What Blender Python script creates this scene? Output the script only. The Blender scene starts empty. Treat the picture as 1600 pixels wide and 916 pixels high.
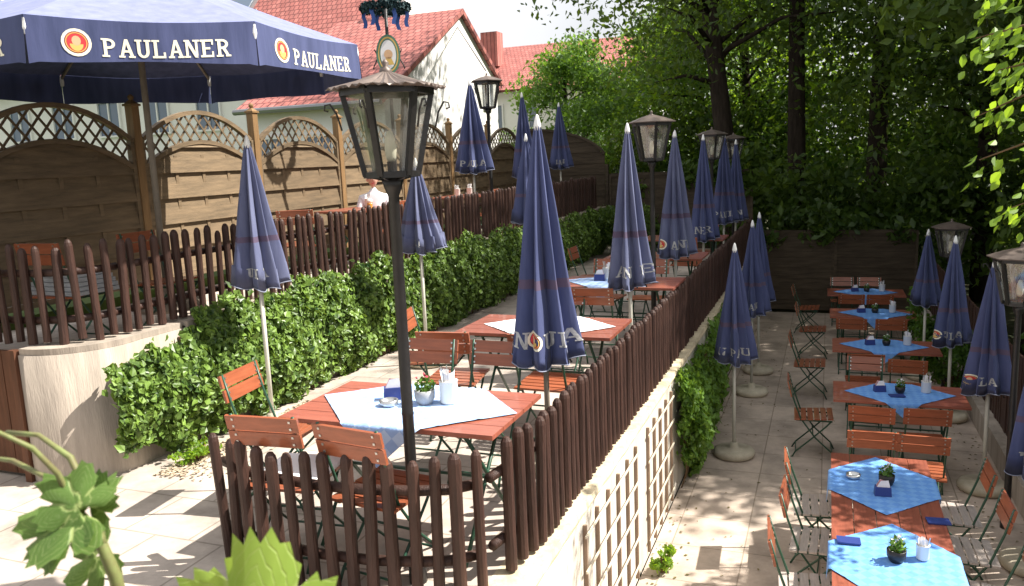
import bpy, math, random
import numpy as np
from mathutils import Vector, Matrix
random.seed(7); np.random.seed(7)
PI = math.pi
C = bpy.context.scene.collection
scn = bpy.context.scene

# ------------------------------------------------------------------ camera, world, sun, exposure
EYE = 3.45
cam_d = bpy.data.cameras.new('camera'); cam = bpy.data.objects.new('camera', cam_d); C.objects.link(cam)
Rw = ((0.9327715396, -0.0202049538, 0.3599013959),
      (0.3580921013, 0.1663862289, -0.9187413509),
      (-0.0413195095, 0.9858536315, 0.1624355732))
cam.matrix_world = Matrix.Translation((0, 0, EYE)) @ Matrix(Rw).to_4x4()
cam_d.sensor_width = 36; cam_d.lens = 1270/1600*36
cam_d.clip_start = 0.05; cam_d.clip_end = 500
cam_d.dof.use_dof = True; cam_d.dof.focus_distance = 7.0; cam_d.dof.aperture_fstop = 9
scn.camera = cam
SUN_EL = 50; SUN_AZ = 67          # azimuth from +Y towards +X
w = bpy.data.worlds.new('World'); scn.world = w; w.use_nodes = True
nt = w.node_tree; bg = nt.nodes['Background']
sky = nt.nodes.new('ShaderNodeTexSky'); sky.sky_type = 'NISHITA'; sky.sun_disc = False
sky.sun_elevation = math.radians(SUN_EL); sky.sun_rotation = math.radians(SUN_AZ)
sky.dust_density = 4.0; sky.air_density = 1.0; sky.ozone_density = 1.0
cn_ = nt.nodes.new('ShaderNodeTexNoise'); cn_.inputs['Scale'].default_value = 2.2; cn_.inputs['Detail'].default_value = 6
cr_ = nt.nodes.new('ShaderNodeMapRange'); cr_.inputs[1].default_value = .35; cr_.inputs[2].default_value = .65; cr_.inputs[3].default_value = .55; cr_.inputs[4].default_value = .95
tg_ = nt.nodes.new('ShaderNodeTexCoord'); nt.links.new(tg_.outputs['Generated'], cn_.inputs['Vector']); nt.links.new(cn_.outputs[0], cr_.inputs[0])
cm_ = nt.nodes.new('ShaderNodeMix'); cm_.data_type = 'RGBA'; nt.links.new(cr_.outputs[0], cm_.inputs[0]); nt.links.new(sky.outputs[0], cm_.inputs[6]); cm_.inputs[7].default_value = (11.0, 11.0, 11.2, 1)
nt.links.new(cm_.outputs[2], bg.inputs[0]); bg.inputs[1].default_value = 0.05
sd = bpy.data.lights.new('sun', 'SUN'); so = bpy.data.objects.new('sun', sd); C.objects.link(so)
sd.energy = 5.0; sd.angle = math.radians(0.6); sd.color = (1, 0.95, 0.87)
S = Vector((math.sin(math.radians(SUN_AZ))*math.cos(math.radians(SUN_EL)),
            math.cos(math.radians(SUN_AZ))*math.cos(math.radians(SUN_EL)), math.sin(math.radians(SUN_EL))))
so.rotation_euler = S.to_track_quat('Z', 'Y').to_euler(); so.location = (8, 4, 20)
scn.view_settings.view_transform = 'Standard'; scn.view_settings.look = 'None'
scn.view_settings.exposure = 1.15; scn.view_settings.gamma = 1
scn.render.engine = 'CYCLES'
scn.cycles.max_bounces = 6; scn.cycles.transparent_max_bounces = 12

# ------------------------------------------------------------------ materials
def mat(name, col, rough=0.6, spec=0.4, var=0.0, vscale=4, col2=None, bump=0.0, bscale=40, metal=0, stretch=None, coat=0):
    m = bpy.data.materials.new(name); m.use_nodes = True
    n = m.node_tree.nodes; l = m.node_tree.links; b = n['Principled BSDF']
    b.inputs['Roughness'].default_value = rough; b.inputs['Metallic'].default_value = metal
    b.inputs['Specular IOR Level'].default_value = spec
    b.inputs['Coat Weight'].default_value = coat
    b.inputs['Base Color'].default_value = (*col, 1)
    tc = n.new('ShaderNodeTexCoord'); src = tc.outputs['Object']
    if stretch:
        mp = n.new('ShaderNodeMapping'); mp.inputs['Scale'].default_value = stretch
        l.new(src, mp.inputs[0]); src = mp.outputs[0]
    if var or col2:
        t = n.new('ShaderNodeTexNoise'); t.inputs['Scale'].default_value = vscale; t.inputs['Detail'].default_value = 7
        t.inputs['Roughness'].default_value = 0.65
        l.new(src, t.inputs['Vector'])
        r = n.new('ShaderNodeValToRGB'); l.new(t.outputs[0], r.inputs[0])
        c2 = col2 if col2 else tuple(c*(1-var) for c in col)
        r.color_ramp.elements[0].position = 0.33; r.color_ramp.elements[0].color = (*c2, 1)
        r.color_ramp.elements[1].position = 0.66; r.color_ramp.elements[1].color = (*col, 1)
        oi = n.new('ShaderNodeObjectInfo'); hv = n.new('ShaderNodeHueSaturation')
        ma = n.new('ShaderNodeMapRange'); ma.inputs[3].default_value = 0.84; ma.inputs[4].default_value = 1.12
        l.new(oi.outputs['Random'], ma.inputs[0]); l.new(ma.outputs[0], hv.inputs['Value'])
        l.new(r.outputs[0], hv.inputs['Color']); l.new(hv.outputs[0], b.inputs['Base Color'])
    if bump:
        t2 = n.new('ShaderNodeTexNoise'); t2.inputs['Scale'].default_value = bscale; t2.inputs['Detail'].default_value = 5
        l.new(src, t2.inputs['Vector'])
        bp = n.new('ShaderNodeBump'); bp.inputs['Strength'].default_value = bump; bp.inputs['Distance'].default_value = 0.01
        l.new(t2.outputs[0], bp.inputs['Height']); l.new(bp.outputs[0], b.inputs['Normal'])
    return m

def leaf_mat(name, c1, c2, trans=0.35, scale=0.6, rough=0.45, tcol=None, spec=0.4):
    m = bpy.data.materials.new(name); m.use_nodes = True
    n = m.node_tree.nodes; l = m.node_tree.links; b = n['Principled BSDF']; out = n['Material Output']
    g = n.new('ShaderNodeNewGeometry'); tc = n.new('ShaderNodeTexCoord')
    t = n.new('ShaderNodeTexNoise'); t.inputs['Scale'].default_value = scale; t.inputs['Detail'].default_value = 3
    l.new(tc.outputs['Object'], t.inputs['Vector'])
    a = n.new('ShaderNodeMath'); a.operation = 'MULTIPLY'; a.inputs[1].default_value = 0.55; l.new(g.outputs['Random Per Island'], a.inputs[0])
    s = n.new('ShaderNodeMath'); s.operation = 'MULTIPLY_ADD'; s.inputs[1].default_value = 1.6; s.inputs[2].default_value = -0.55
    l.new(t.outputs[0], s.inputs[0])
    s2 = n.new('ShaderNodeMath'); s2.operation = 'ADD'; l.new(a.outputs[0], s2.inputs[0]); l.new(s.outputs[0], s2.inputs[1])
    mx = n.new('ShaderNodeMix'); mx.data_type = 'RGBA'; mx.inputs[6].default_value = (*c1, 1); mx.inputs[7].default_value = (*c2, 1)
    mx.clamp_factor = True
    l.new(s2.outputs[0], mx.inputs[0]); l.new(mx.outputs[2], b.inputs['Base Color'])
    b.inputs['Roughness'].default_value = rough; b.inputs['Specular IOR Level'].default_value = spec
    tr = n.new('ShaderNodeBsdfTranslucent')
    hs = n.new('ShaderNodeHueSaturation'); hs.inputs['Hue'].default_value = 0.475; hs.inputs['Value'].default_value = 1.9; hs.inputs['Saturation'].default_value = 1.1
    l.new(mx.outputs[2], hs.inputs['Color']); l.new(hs.outputs[0], tr.inputs[0])
    ms = n.new('ShaderNodeMixShader'); ms.inputs[0].default_value = trans
    l.new(b.outputs[0], ms.inputs[1]); l.new(tr.outputs[0], ms.inputs[2]); l.new(ms.outputs[0], out.inputs[0])
    return m

def brick_mat(name, c1, c2, mortar, bw, rh, ms, rough=0.8, bump=0.4, rot=None, noise=0.25, off=0.5, plane='xy'):
    m = bpy.data.materials.new(name); m.use_nodes = True
    n = m.node_tree.nodes; l = m.node_tree.links; b = n['Principled BSDF']
    tc = n.new('ShaderNodeTexCoord'); mp = n.new('ShaderNodeMapping')
    if rot: mp.inputs['Rotation'].default_value = rot
    l.new(tc.outputs['Object'], mp.inputs[0])
    br = n.new('ShaderNodeTexBrick'); br.inputs['Scale'].default_value = 1
    br.inputs['Color1'].default_value = (*c1, 1); br.inputs['Color2'].default_value = (*c2, 1); br.inputs['Mortar'].default_value = (*mortar, 1)
    br.inputs['Brick Width'].default_value = bw; br.inputs['Row Height'].default_value = rh; br.inputs['Mortar Size'].default_value = ms
    br.offset = off; br.inputs['Mortar Smooth'].default_value = 0.3
    l.new(mp.outputs[0], br.inputs['Vector'])
    t = n.new('ShaderNodeTexNoise'); t.inputs['Scale'].default_value = 1.7; t.inputs['Detail'].default_value = 9; t.inputs['Roughness'].default_value = 0.7
    l.new(tc.outputs['Object'], t.inputs['Vector'])
    mr = n.new('ShaderNodeMapRange'); mr.inputs[1].default_value = .3; mr.inputs[2].default_value = .7
    mr.inputs[3].default_value = 1-noise; mr.inputs[4].default_value = 1+noise*.4
    l.new(t.outputs[0], mr.inputs[0])
    hv = n.new('ShaderNodeHueSaturation'); l.new(br.outputs[0], hv.inputs['Color']); l.new(mr.outputs[0], hv.inputs['Value'])
    l.new(hv.outputs[0], b.inputs['Base Color']); b.inputs['Roughness'].default_value = rough
    bp = n.new('ShaderNodeBump'); bp.inputs['Strength'].default_value = bump; bp.inputs['Distance'].default_value = 0.012
    sb = n.new('ShaderNodeMath'); sb.operation = 'SUBTRACT'; l.new(t.outputs[0], sb.inputs[0]); l.new(br.outputs['Fac'], sb.inputs[1])
    l.new(sb.outputs[0], bp.inputs['Height']); l.new(bp.outputs[0], b.inputs['Normal'])
    return m

M = {}
M['picket'] = mat('dark_stained_wood', (.066, .031, .022), .55, .35, .5, 3, bump=.5, bscale=18, stretch=(6, 6, 1))
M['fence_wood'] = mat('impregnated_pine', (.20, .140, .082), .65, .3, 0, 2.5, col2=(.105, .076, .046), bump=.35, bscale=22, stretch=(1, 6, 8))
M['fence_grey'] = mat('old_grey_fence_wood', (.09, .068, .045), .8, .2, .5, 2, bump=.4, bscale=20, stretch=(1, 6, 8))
M['post'] = mat('post_pine', (.26, .155, .07), .6, .3, .35, 3, bump=.3, stretch=(8, 8, 1))
M['slat'] = mat('orange_varnished_slats', (.36, .105, .048), .35, .5, .35, 3, bump=.15, bscale=20, stretch=(1.5, 12, 12), coat=.25)
M['slat_pale'] = mat('glare_pale_slats', (.52, .45, .40), .32, .6, .35, 5, bump=.15, bscale=20, stretch=(1.5, 12, 12), coat=.3)  # sky glare on the glossy seats is put into this pale colour
M['tabletop'] = mat('red_brown_table_planks', (.33, .098, .06), .38, .5, .35, 3, bump=.15, bscale=18, stretch=(1.2, 12, 12), coat=.2)
M['green_steel'] = mat('dark_green_steel', (.02, .07, .04), .4, .5)
M['steel'] = mat('bolt_steel', (.6, .6, .58), .3, .5, metal=.9)
M['black_iron'] = mat('black_iron', (.018, .016, .016), .42, .5, .4, 8, bump=.2)
M['lamp_roof'] = mat('weathered_copper_roof', (.17, .13, .11), .5, .5, .5, 6, metal=.3, bump=.2)
M['vine_stem'] = mat('pale_green_stem', (.20, .24, .08), .5, .3, .4, 30, col2=(.16, .12, .06))
M['alu'] = mat('pole_paint', (.62, .60, .52), .45, .4, .25, 4)
M['pole_wood'] = mat('grey_brown_pole', (.26, .22, .17), .6, .3, .3, 4)
M['white_plastic'] = mat('white_plastic', (.8, .8, .78), .4, .4)
M['ceramic'] = mat('white_ceramic', (.8, .78, .74), .2, .5)
M['paper'] = mat('white_napkin', (.82, .8, .8), .8, .1)
M['redpaper'] = mat('red_napkin', (.5, .05, .08), .8, .1)
M['navy'] = mat('navy_card', (.03, .05, .2), .4, .4)
M['concrete'] = mat('cast_concrete', (.46, .39, .32), .85, .2, 0, 2.0, col2=(.27, .23, .19), bump=.5, bscale=30, stretch=(3.2, 3.2, .4))
M['cream_wall'] = mat('cream_render', (.76, .71, .63), .85, .2, 0, 1.5, col2=(.50, .45, .38), bump=.4, bscale=25, stretch=(1.5, 1.5, .35))
M['coping'] = mat('sandy_coping', (.66, .57, .40), .85, .2, 0, 9, col2=(.44, .36, .24), bump=.8, bscale=30)
M['base_stone'] = mat('cream_stone_base', (.58, .52, .40), .8, .2, 0, 5, col2=(.40, .35, .26), bump=.4)
M['trellis'] = mat('cream_trellis_wood', (.74, .66, .52), .6, .3, .25, 6)
M['trellis_dark'] = mat('shade_toned_trellis_wood', (.34, .24, .17), .7, .3, .3, 6)  # shade on the near sides of the uprights, put into a darker wood colour
M['render'] = mat('white_house_render', (.82, .80, .77), .9, .1, .08, 1)
M['win'] = mat('window_glass', (.10, .14, .20), .08, .8)
M['frame_white'] = mat('window_frame', (.75, .74, .72), .5, .3)
M['brown_board'] = mat('brown_door_board', (.13, .055, .03), .6, .3, .4, 3, stretch=(10, 10, 1))
M['lead'] = mat('grey_metal_gutter', (.25, .25, .26), .4, .5, metal=.6)
M['roof'] = brick_mat('red_roof_tiles', (.50, .18, .15), (.40, .125, .105), (.18, .05, .045), .20, .25, .022, .7, .8, noise=.35)
M['paving'] = brick_mat('beige_paving', (.56, .455, .37), (.49, .40, .325), (.34, .27, .21), .62, .62, .007, .8, .35, off=0.0, noise=.48)
M['paving2'] = brick_mat('worn_paving', (.55, .47, .40), (.47, .40, .34), (.32, .27, .22), .5, .5, .008, .8, .4, off=0.5, noise=.5)
M['soil'] = mat('leafy_soil', (.05, .045, .025), .9, .1, 0, 3, col2=(.02, .03, .012), bump=.8, bscale=12)
M['grass'] = mat('rough_grass', (.09, .13, .035), .9, .1, 0, 2, col2=(.05, .08, .02), bump=.8, bscale=25)
M['bark'] = mat('dark_bark', (.055, .042, .032), .9, .1, .6, 5, bump=1, bscale=14, stretch=(3, 3, .6))
M['branch'] = mat('green_brown_twig', (.16, .10, .05), .7, .2, .4, 8)
M['skin'] = mat('skin', (.62, .36, .27), .55, .3)
M['shirt'] = mat('white_shirt', (.75, .74, .78), .8, .2)
M['hair'] = mat('brown_hair', (.10, .06, .04), .7, .2)
M['trouser'] = mat('dark_trousers', (.04, .045, .06), .8, .2)
M['beer'] = mat('amber_beer', (.55, .26, .05), .15, .6)
M['foam'] = mat('beer_foam', (.85, .80, .70), .7, .2)
M['ltr'] = mat('cream_lettering', (.80, .76, .60), .7, .2)
M['ltr_faded'] = mat('faded_lettering', (.50, .50, .50), .8, .2, .5, 30)
M['gold'] = mat('gold_print', (.62, .42, .12), .6, .3)
M['red'] = mat('red_print', (.55, .04, .05), .6, .3)
M['tan'] = mat('tan_print', (.60, .38, .22), .7, .3)
M['sign_green'] = mat('sign_green', (.09, .20, .13), .45, .4)
M['ribbon'] = mat('blue_ribbon', (.05, .10, .30), .7, .2)
M['grey_cloth'] = mat('grey_folded_cloth', (.45, .46, .47), .8, .2, .3, 12)
M['leaf_ivy'] = leaf_mat('ivy_leaf', (.012, .042, .008), (.21, .33, .06), .16, 9.0, .4, spec=.4)
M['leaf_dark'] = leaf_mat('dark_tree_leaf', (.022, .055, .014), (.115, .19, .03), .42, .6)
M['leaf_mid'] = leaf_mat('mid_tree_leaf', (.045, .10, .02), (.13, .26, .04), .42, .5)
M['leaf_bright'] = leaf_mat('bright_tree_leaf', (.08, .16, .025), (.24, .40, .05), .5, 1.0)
M['leaf_climber'] = leaf_mat('climber_leaf', (.05, .11, .018), (.17, .31, .05), .35, 5.0)
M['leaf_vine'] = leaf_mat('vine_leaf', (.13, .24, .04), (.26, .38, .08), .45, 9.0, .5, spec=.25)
M['leaf_vine_dark'] = leaf_mat('dark_vine_leaf', (.05, .10, .02), (.12, .21, .05), .35, 12.0, .5, spec=.25)  # darker green for the leaves of the vine shoot

def fabric(name, c, c2, trans=.12):
    m = bpy.data.materials.new(name); m.use_nodes = True
    n = m.node_tree.nodes; l = m.node_tree.links; b = n['Principled BSDF']; out = n['Material Output']
    tc = n.new('ShaderNodeTexCoord'); mp = n.new('ShaderNodeMapping'); mp.inputs['Scale'].default_value = (5, 5, .8); l.new(tc.outputs['Object'], mp.inputs[0])
    t = n.new('ShaderNodeTexNoise'); t.inputs['Scale'].default_value = 2.2; t.inputs['Detail'].default_value = 7; l.new(mp.outputs[0], t.inputs['Vector'])
    r = n.new('ShaderNodeValToRGB'); r.color_ramp.elements[0].position = .3; r.color_ramp.elements[1].position = .72
    r.color_ramp.elements[0].color = (*c2, 1); r.color_ramp.elements[1].color = (*c, 1); l.new(t.outputs[0], r.inputs[0])
    l.new(r.outputs[0], b.inputs['Base Color']); b.inputs['Roughness'].default_value = .75; b.inputs['Specular IOR Level'].default_value = .3
    b.inputs['Sheen Weight'].default_value = .15; b.inputs['Sheen Tint'].default_value = (.7, .75, 1, 1)
    w_ = n.new('ShaderNodeTexNoise'); w_.inputs['Scale'].default_value = 6; w_.inputs['Detail'].default_value = 3; l.new(mp.outputs[0], w_.inputs['Vector'])
    bp = n.new('ShaderNodeBump'); bp.inputs['Strength'].default_value = .4; bp.inputs['Distance'].default_value = .005
    l.new(w_.outputs[0], bp.inputs['Height']); l.new(bp.outputs[0], b.inputs['Normal'])
    tr = n.new('ShaderNodeBsdfTranslucent'); l.new(r.outputs[0], tr.inputs[0])
    ms = n.new('ShaderNodeMixShader'); ms.inputs[0].default_value = trans
    l.new(b.outputs[0], ms.inputs[1]); l.new(tr.outputs[0], ms.inputs[2]); l.new(ms.outputs[0], out.inputs[0])
    return m
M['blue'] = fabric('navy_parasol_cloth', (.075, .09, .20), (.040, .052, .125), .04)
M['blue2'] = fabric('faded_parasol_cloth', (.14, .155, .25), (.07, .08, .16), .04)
M['blue_top'] = fabric('sun_glare_canopy_cloth', (.22, .24, .40), (.16, .18, .32), .05)  # paler than the valance: sun glare on the canopy top painted in
M['band'] = mat('faded_rust_stitching', (.10, .075, .12), .8, .2)
M['piping'] = mat('pale_hem', (.26, .28, .36), .8, .2)

def cloth_mat(name, a, b_, scale):
    m = bpy.data.materials.new(name); m.use_nodes = True
    n = m.node_tree.nodes; l = m.node_tree.links; b = n['Principled BSDF']
    tc = n.new('ShaderNodeTexCoord'); mp = n.new('ShaderNodeMapping'); mp.inputs['Rotation'].default_value = (0, 0, 0)
    mp.inputs['Location'].default_value = (.003, .003, .013)
    l.new(tc.outputs['UV'], mp.inputs[0])
    ck = n.new('ShaderNodeTexChecker'); ck.inputs['Scale'].default_value = scale
    ck.inputs[1].default_value = (*a, 1); ck.inputs[2].default_value = (*b_, 1); l.new(mp.outputs[0], ck.inputs[0])
    l.new(ck.outputs[0], b.inputs['Base Color']); b.inputs['Roughness'].default_value = .75
    t = n.new('ShaderNodeTexNoise'); t.inputs['Scale'].default_value = 9; t.inputs['Detail'].default_value = 4; l.new(tc.outputs['Object'], t.inputs['Vector'])
    bp = n.new('ShaderNodeBump'); bp.inputs['Strength'].default_value = .5; bp.inputs['Distance'].default_value = .02
    l.new(t.outputs[0], bp.inputs['Height']); l.new(bp.outputs[0], b.inputs['Normal'])
    return m
M['cloth_pale'] = cloth_mat('pale_blue_lozenge_cloth', (.42, .55, .76), (.28, .42, .70), 14)
M['cloth_white'] = mat('white_cloth', (.78, .79, .83), .8, .2, .1, 3)
M['cloth_blue'] = cloth_mat('blue_lozenge_cloth', (.11, .28, .66), (.15, .34, .70), 14)

def glass_mat():
    m = bpy.data.materials.new('lamp_pane_glass'); m.use_nodes = True
    n = m.node_tree.nodes; l = m.node_tree.links; out = n['Material Output']; n.remove(n['Principled BSDF'])
    tp = n.new('ShaderNodeBsdfTransparent'); tp.inputs[0].default_value = (.93, .94, .92, 1)
    g = n.new('ShaderNodeBsdfGlossy'); g.inputs['Roughness'].default_value = .05
    d = n.new('ShaderNodeBsdfDiffuse'); d.inputs[0].default_value = (.6, .55, .48, 1)
    t = n.new('ShaderNodeTexNoise'); t.inputs['Scale'].default_value = 9; t.inputs['Detail'].default_value = 5
    tc = n.new('ShaderNodeTexCoord'); l.new(tc.outputs['Object'], t.inputs['Vector'])
    mr = n.new('ShaderNodeMapRange'); mr.inputs[1].default_value = .45; mr.inputs[2].default_value = .8; mr.inputs[3].default_value = .05; mr.inputs[4].default_value = .4
    l.new(t.outputs[0], mr.inputs[0])
    m1 = n.new('ShaderNodeMixShader'); m1.inputs[0].default_value = .14; l.new(tp.outputs[0], m1.inputs[1]); l.new(g.outputs[0], m1.inputs[2])
    m2 = n.new('ShaderNodeMixShader'); l.new(mr.outputs[0], m2.inputs[0]); l.new(m1.outputs[0], m2.inputs[1]); l.new(d.outputs[0], m2.inputs[2])
    l.new(m2.outputs[0], out.inputs[0]); return m
M['glass'] = glass_mat()

# ------------------------------------------------------------------ mesh helpers
class MB:
    def __init__(s): s.v = []; s.f = []; s.m = []; s.uv = None
    def add(s, vs, fs, mi=0):
        o = len(s.v); s.v += [tuple(v) for v in vs]; s.f += [tuple(i+o for i in f) for f in fs]; s.m += [mi]*len(fs); return s
    def box(s, c, d, rz=0, mi=0, rx=0, ry=0):
        R = Matrix.Rotation(rz, 3, 'Z') @ Matrix.Rotation(ry, 3, 'Y') @ Matrix.Rotation(rx, 3, 'X')
        vs = [Vector(c)+R @ Vector((x*d[0]/2, y*d[1]/2, z*d[2]/2)) for x in (-1, 1) for y in (-1, 1) for z in (-1, 1)]
        return s.add(vs, [(0, 1, 3, 2), (4, 6, 7, 5), (0, 4, 5, 1), (2, 3, 7, 6), (0, 2, 6, 4), (1, 5, 7, 3)], mi)
    def bar(s, p, q, w_, h_, mi=0, up=(0, 0, 1)):
        p = Vector(p); q = Vector(q); d = (q-p).normalized(); up = Vector(up)
        if abs(d.dot(up)) > .98: up = Vector((1, 0, 0))
        sx = d.cross(up).normalized(); sy = sx.cross(d)
        vs = [a+sx*x*w_/2+sy*y*h_/2 for a in (p, q) for x, y in ((-1, -1), (1, -1), (1, 1), (-1, 1))]
        return s.add(vs, [(3, 2, 1, 0), (4, 5, 6, 7), (0, 1, 5, 4), (1, 2, 6, 5), (2, 3, 7, 6), (3, 0, 4, 7)], mi)
    def tube(s, pts, rs, n=8, mi=0, cap=True):
        pts = [Vector(p) for p in pts]
        if not hasattr(rs, '__len__'): rs = [rs]*len(pts)
        vs = []; fs = []; up = Vector((0, 0, 1)); prev = None
        for i, p in enumerate(pts):
            d = (pts[min(i+1, len(pts)-1)]-pts[max(i-1, 0)]).normalized()
            if prev is None:
                a = Vector((1, 0, 0)) if abs(d.z) > .9 else up
                sx = d.cross(a).normalized()
            else: sx = (prev-d*prev.dot(d)).normalized()
            prev = sx; sy = d.cross(sx)
            for k in range(n):
                t = 2*PI*k/n; vs.append(p+(sx*math.cos(t)+sy*math.sin(t))*rs[i])
        for i in range(len(pts)-1):
            for k in range(n):
                fs.append((i*n+k, i*n+(k+1) % n, (i+1)*n+(k+1) % n, (i+1)*n+k))
        if cap: fs.append(tuple(range(n-1, -1, -1))); fs.append(tuple((len(pts)-1)*n+k for k in range(n)))
        return s.add(vs, fs, mi)
    def lathe(s, prof, n=20, c=(0, 0, 0), mi=0, ph=0):
        vs = []; fs = []
        for r, z in prof:
            for k in range(n):
                t = 2*PI*k/n+ph; vs.append((c[0]+r*math.cos(t), c[1]+r*math.sin(t), c[2]+z))
        for i in range(len(prof)-1):
            for k in range(n): fs.append((i*n+k, i*n+(k+1) % n, (i+1)*n+(k+1) % n, (i+1)*n+k))
        fs.append(tuple(range(n-1, -1, -1))); fs.append(tuple((len(prof)-1)*n+k for k in range(n)))
        return s.add(vs, fs, mi)
    def build(s, name, mats, parent=None, smooth=False, loc=None, uv=None):
        me = bpy.data.meshes.new(name); me.from_pydata(s.v, [], s.f)
        if not isinstance(mats, (list, tuple)): mats = [mats]
        for m in mats: me.materials.append(m if not isinstance(m, str) else M[m])
        if len(mats) > 1: me.polygons.foreach_set('material_index', s.m)
        if smooth: me.polygons.foreach_set('use_smooth', [True]*len(me.polygons))
        if uv:
            ul = me.uv_layers.new(name='UVMap')
            for li, lp in enumerate(me.loops): ul.data[li].uv = uv[lp.vertex_index]
        me.update()
        o = bpy.data.objects.new(name, me); C.objects.link(o)
        if parent: o.parent = parent
        if loc: o.location = loc
        return o

def tag(o, label=None, cat=None, group=None, kind=None):
    if label: o['label'] = label
    if cat: o['category'] = cat
    if group: o['group'] = group
    if kind: o['kind'] = kind
    return o
def empty(name, loc, rz=0, label=None, cat=None, group=None):
    o = bpy.data.objects.new(name, None); C.objects.link(o); o.location = loc; o.rotation_euler = (0, 0, rz); o.empty_display_size = .1
    return tag(o, label, cat, group)
JR = random.Random(99)
def dup(o, loc=None, rz=None, label=None, group=None, parent=None):
    c = o.copy(); C.objects.link(c)
    if parent: c.parent = parent
    if loc is not None: c.location = loc
    if rz is not None: c.rotation_euler = (0, 0, rz)
    if label: c['label'] = label
    if group: c['group'] = group
    for ch in [x for x in C.objects if x.parent == o]: dup(ch, parent=c)
    return c
def struct(name, mb, m, **k): return tag(mb.build(name, m, **k), kind='structure')

# ------------------------------------------------------------------ lettering
def glyph(ch):
    """convex polygons on a 1-high, about .8-wide cell, slab serif."""
    q = []; R_ = lambda x0, x1, y0, y1: q.append([(x0, y0), (x1, y0), (x1, y1), (x0, y1)])
    def bowl(cx, cy, rx, ry, t, a0, a1, n=7):
        for i in range(n):
            a = a0+(a1-a0)*i/n; b = a0+(a1-a0)*(i+1)/n
            q.append([(cx+rx*math.cos(a), cy+ry*math.sin(a)), (cx+rx*math.cos(b), cy+ry*math.sin(b)),
                      (cx+(rx-t)*math.cos(b), cy+(ry-t*.75)*math.sin(b)), (cx+(rx-t)*math.cos(a), cy+(ry-t*.75)*math.sin(a))])
    T = .17
    if ch in 'PR':
        R_(.12, .12+T, .1, 1); R_(.02, .40, 0, .1)
        R_(.02, .12, .9, 1)
        bowl(.38, .72, .34, .28, T, -PI/2, PI/2); R_(.12+T, .38, .87, 1); R_(.12+T, .38, .44, .57)
        if ch == 'R': q.append([(.36, .46), (.54, .50), (.74, .1), (.56, .1)]); R_(.54, .84, 0, .1)
    elif ch == 'A':
        q.append([(.08, .1), (.24, .1), (.48, 1), (.34, 1)]); q.append([(.34, 1), (.50, 1), (.76, .1), (.58, .1)])
        R_(.26, .58, .28, .40); R_(0, .32, 0, .1); R_(.50, .84, 0, .1)
    elif ch == 'U':
        R_(.10, .10+T, .32, .9); R_(.56, .56+T, .32, .9); R_(0, .36, .9, 1); R_(.47, .83, .9, 1)
        bowl(.415, .34, .315, .34, T, PI, 2*PI, 9)
    elif ch == 'L':
        R_(.12, .12+T, .1, .9); R_(.02, .42, .9, 1); R_(.02, .72, 0, .12); R_(.60, .72, .12, .32)
    elif ch == 'N':
        R_(.08, .08+T*.8, .1, .9); R_(.60, .60+T*.8, .1, .9); R_(0, .22, .9, 1); R_(.48, .84, .9, 1); R_(0, .32, 0, .1)
        q.append([(.08, 1), (.28, 1), (.74, 0), (.56, 0)])
    elif ch == 'E':
        R_(.12, .12+T, .1, .9); R_(.02, .74, .88, 1); R_(.02, .74, 0, .12); R_(.29, .56, .44, .56)
        R_(.64, .74, .70, .88); R_(.64, .74, .12, .32)
    elif ch == 'I':
        R_(.12, .12+T, .1, .9); R_(0, .4, .9, 1); R_(0, .4, 0, .1)
    return q
def letters(mb, txt, size, f, x0=0, pitch=.9, mi=0):
    """f(u,v) -> 3D point"""
    x = x0
    for ch in txt:
        if ch != ' ':
            for poly in glyph(ch):
                # subdivide so it follows curved cloth
                if len(poly) == 4:
                    P = [Vector((p[0], p[1])) for p in poly]; n = 3
                    vs = []; fs = []
                    for i in range(n+1):
                        for j in range(n+1):
                            a = P[0].lerp(P[1], i/n); b = P[3].lerp(P[2], i/n); c = a.lerp(b, j/n)
                            vs.append(f(x+c.x*size, c.y*size))
                    for i in range(n):
                        for j in range(n): k = i*(n+1)+j; fs.append((k, k+n+1, k+n+2, k+1))
                    mb.add(vs, fs, mi)
        x += pitch*size
    return x
def emblem(mb, R, f, x, y):
    """round badge: pale ring, red disc, tan profile in the middle; material slots 1..3"""
    def disc(r0, r1, a0, a1, n, mi, off, cx=0, cy=0, sx=1):
        for i in range(n):
            a = a0+(a1-a0)*i/n; b = a0+(a1-a0)*(i+1)/n
            pts = [(r1*math.cos(a), r1*math.sin(a)), (r1*math.cos(b), r1*math.sin(b)), (r0*math.cos(b), r0*math.sin(b)), (r0*math.cos(a), r0*math.sin(a))]
            mb.add([f(x+cx+p*sx, y+cy+q_, off) for p, q_ in pts], [(0, 1, 2, 3)], mi)
    disc(.80*R, R, 0, 2*PI, 20, 0, 0)
    disc(.0, .76*R, 0, 2*PI, 20, 2, .0)
    disc(.66*R, .72*R, 0, 2*PI, 20, 1, .002)
    disc(0, .36*R, 0, 2*PI, 12, 3, .002, cy=.12*R, sx=.85)
    disc(0, .5*R, PI, 2*PI, 8, 1, .0015, cy=-.12*R, sx=.9)
LM = ['ltr', 'gold', 'red', 'tan']

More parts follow.
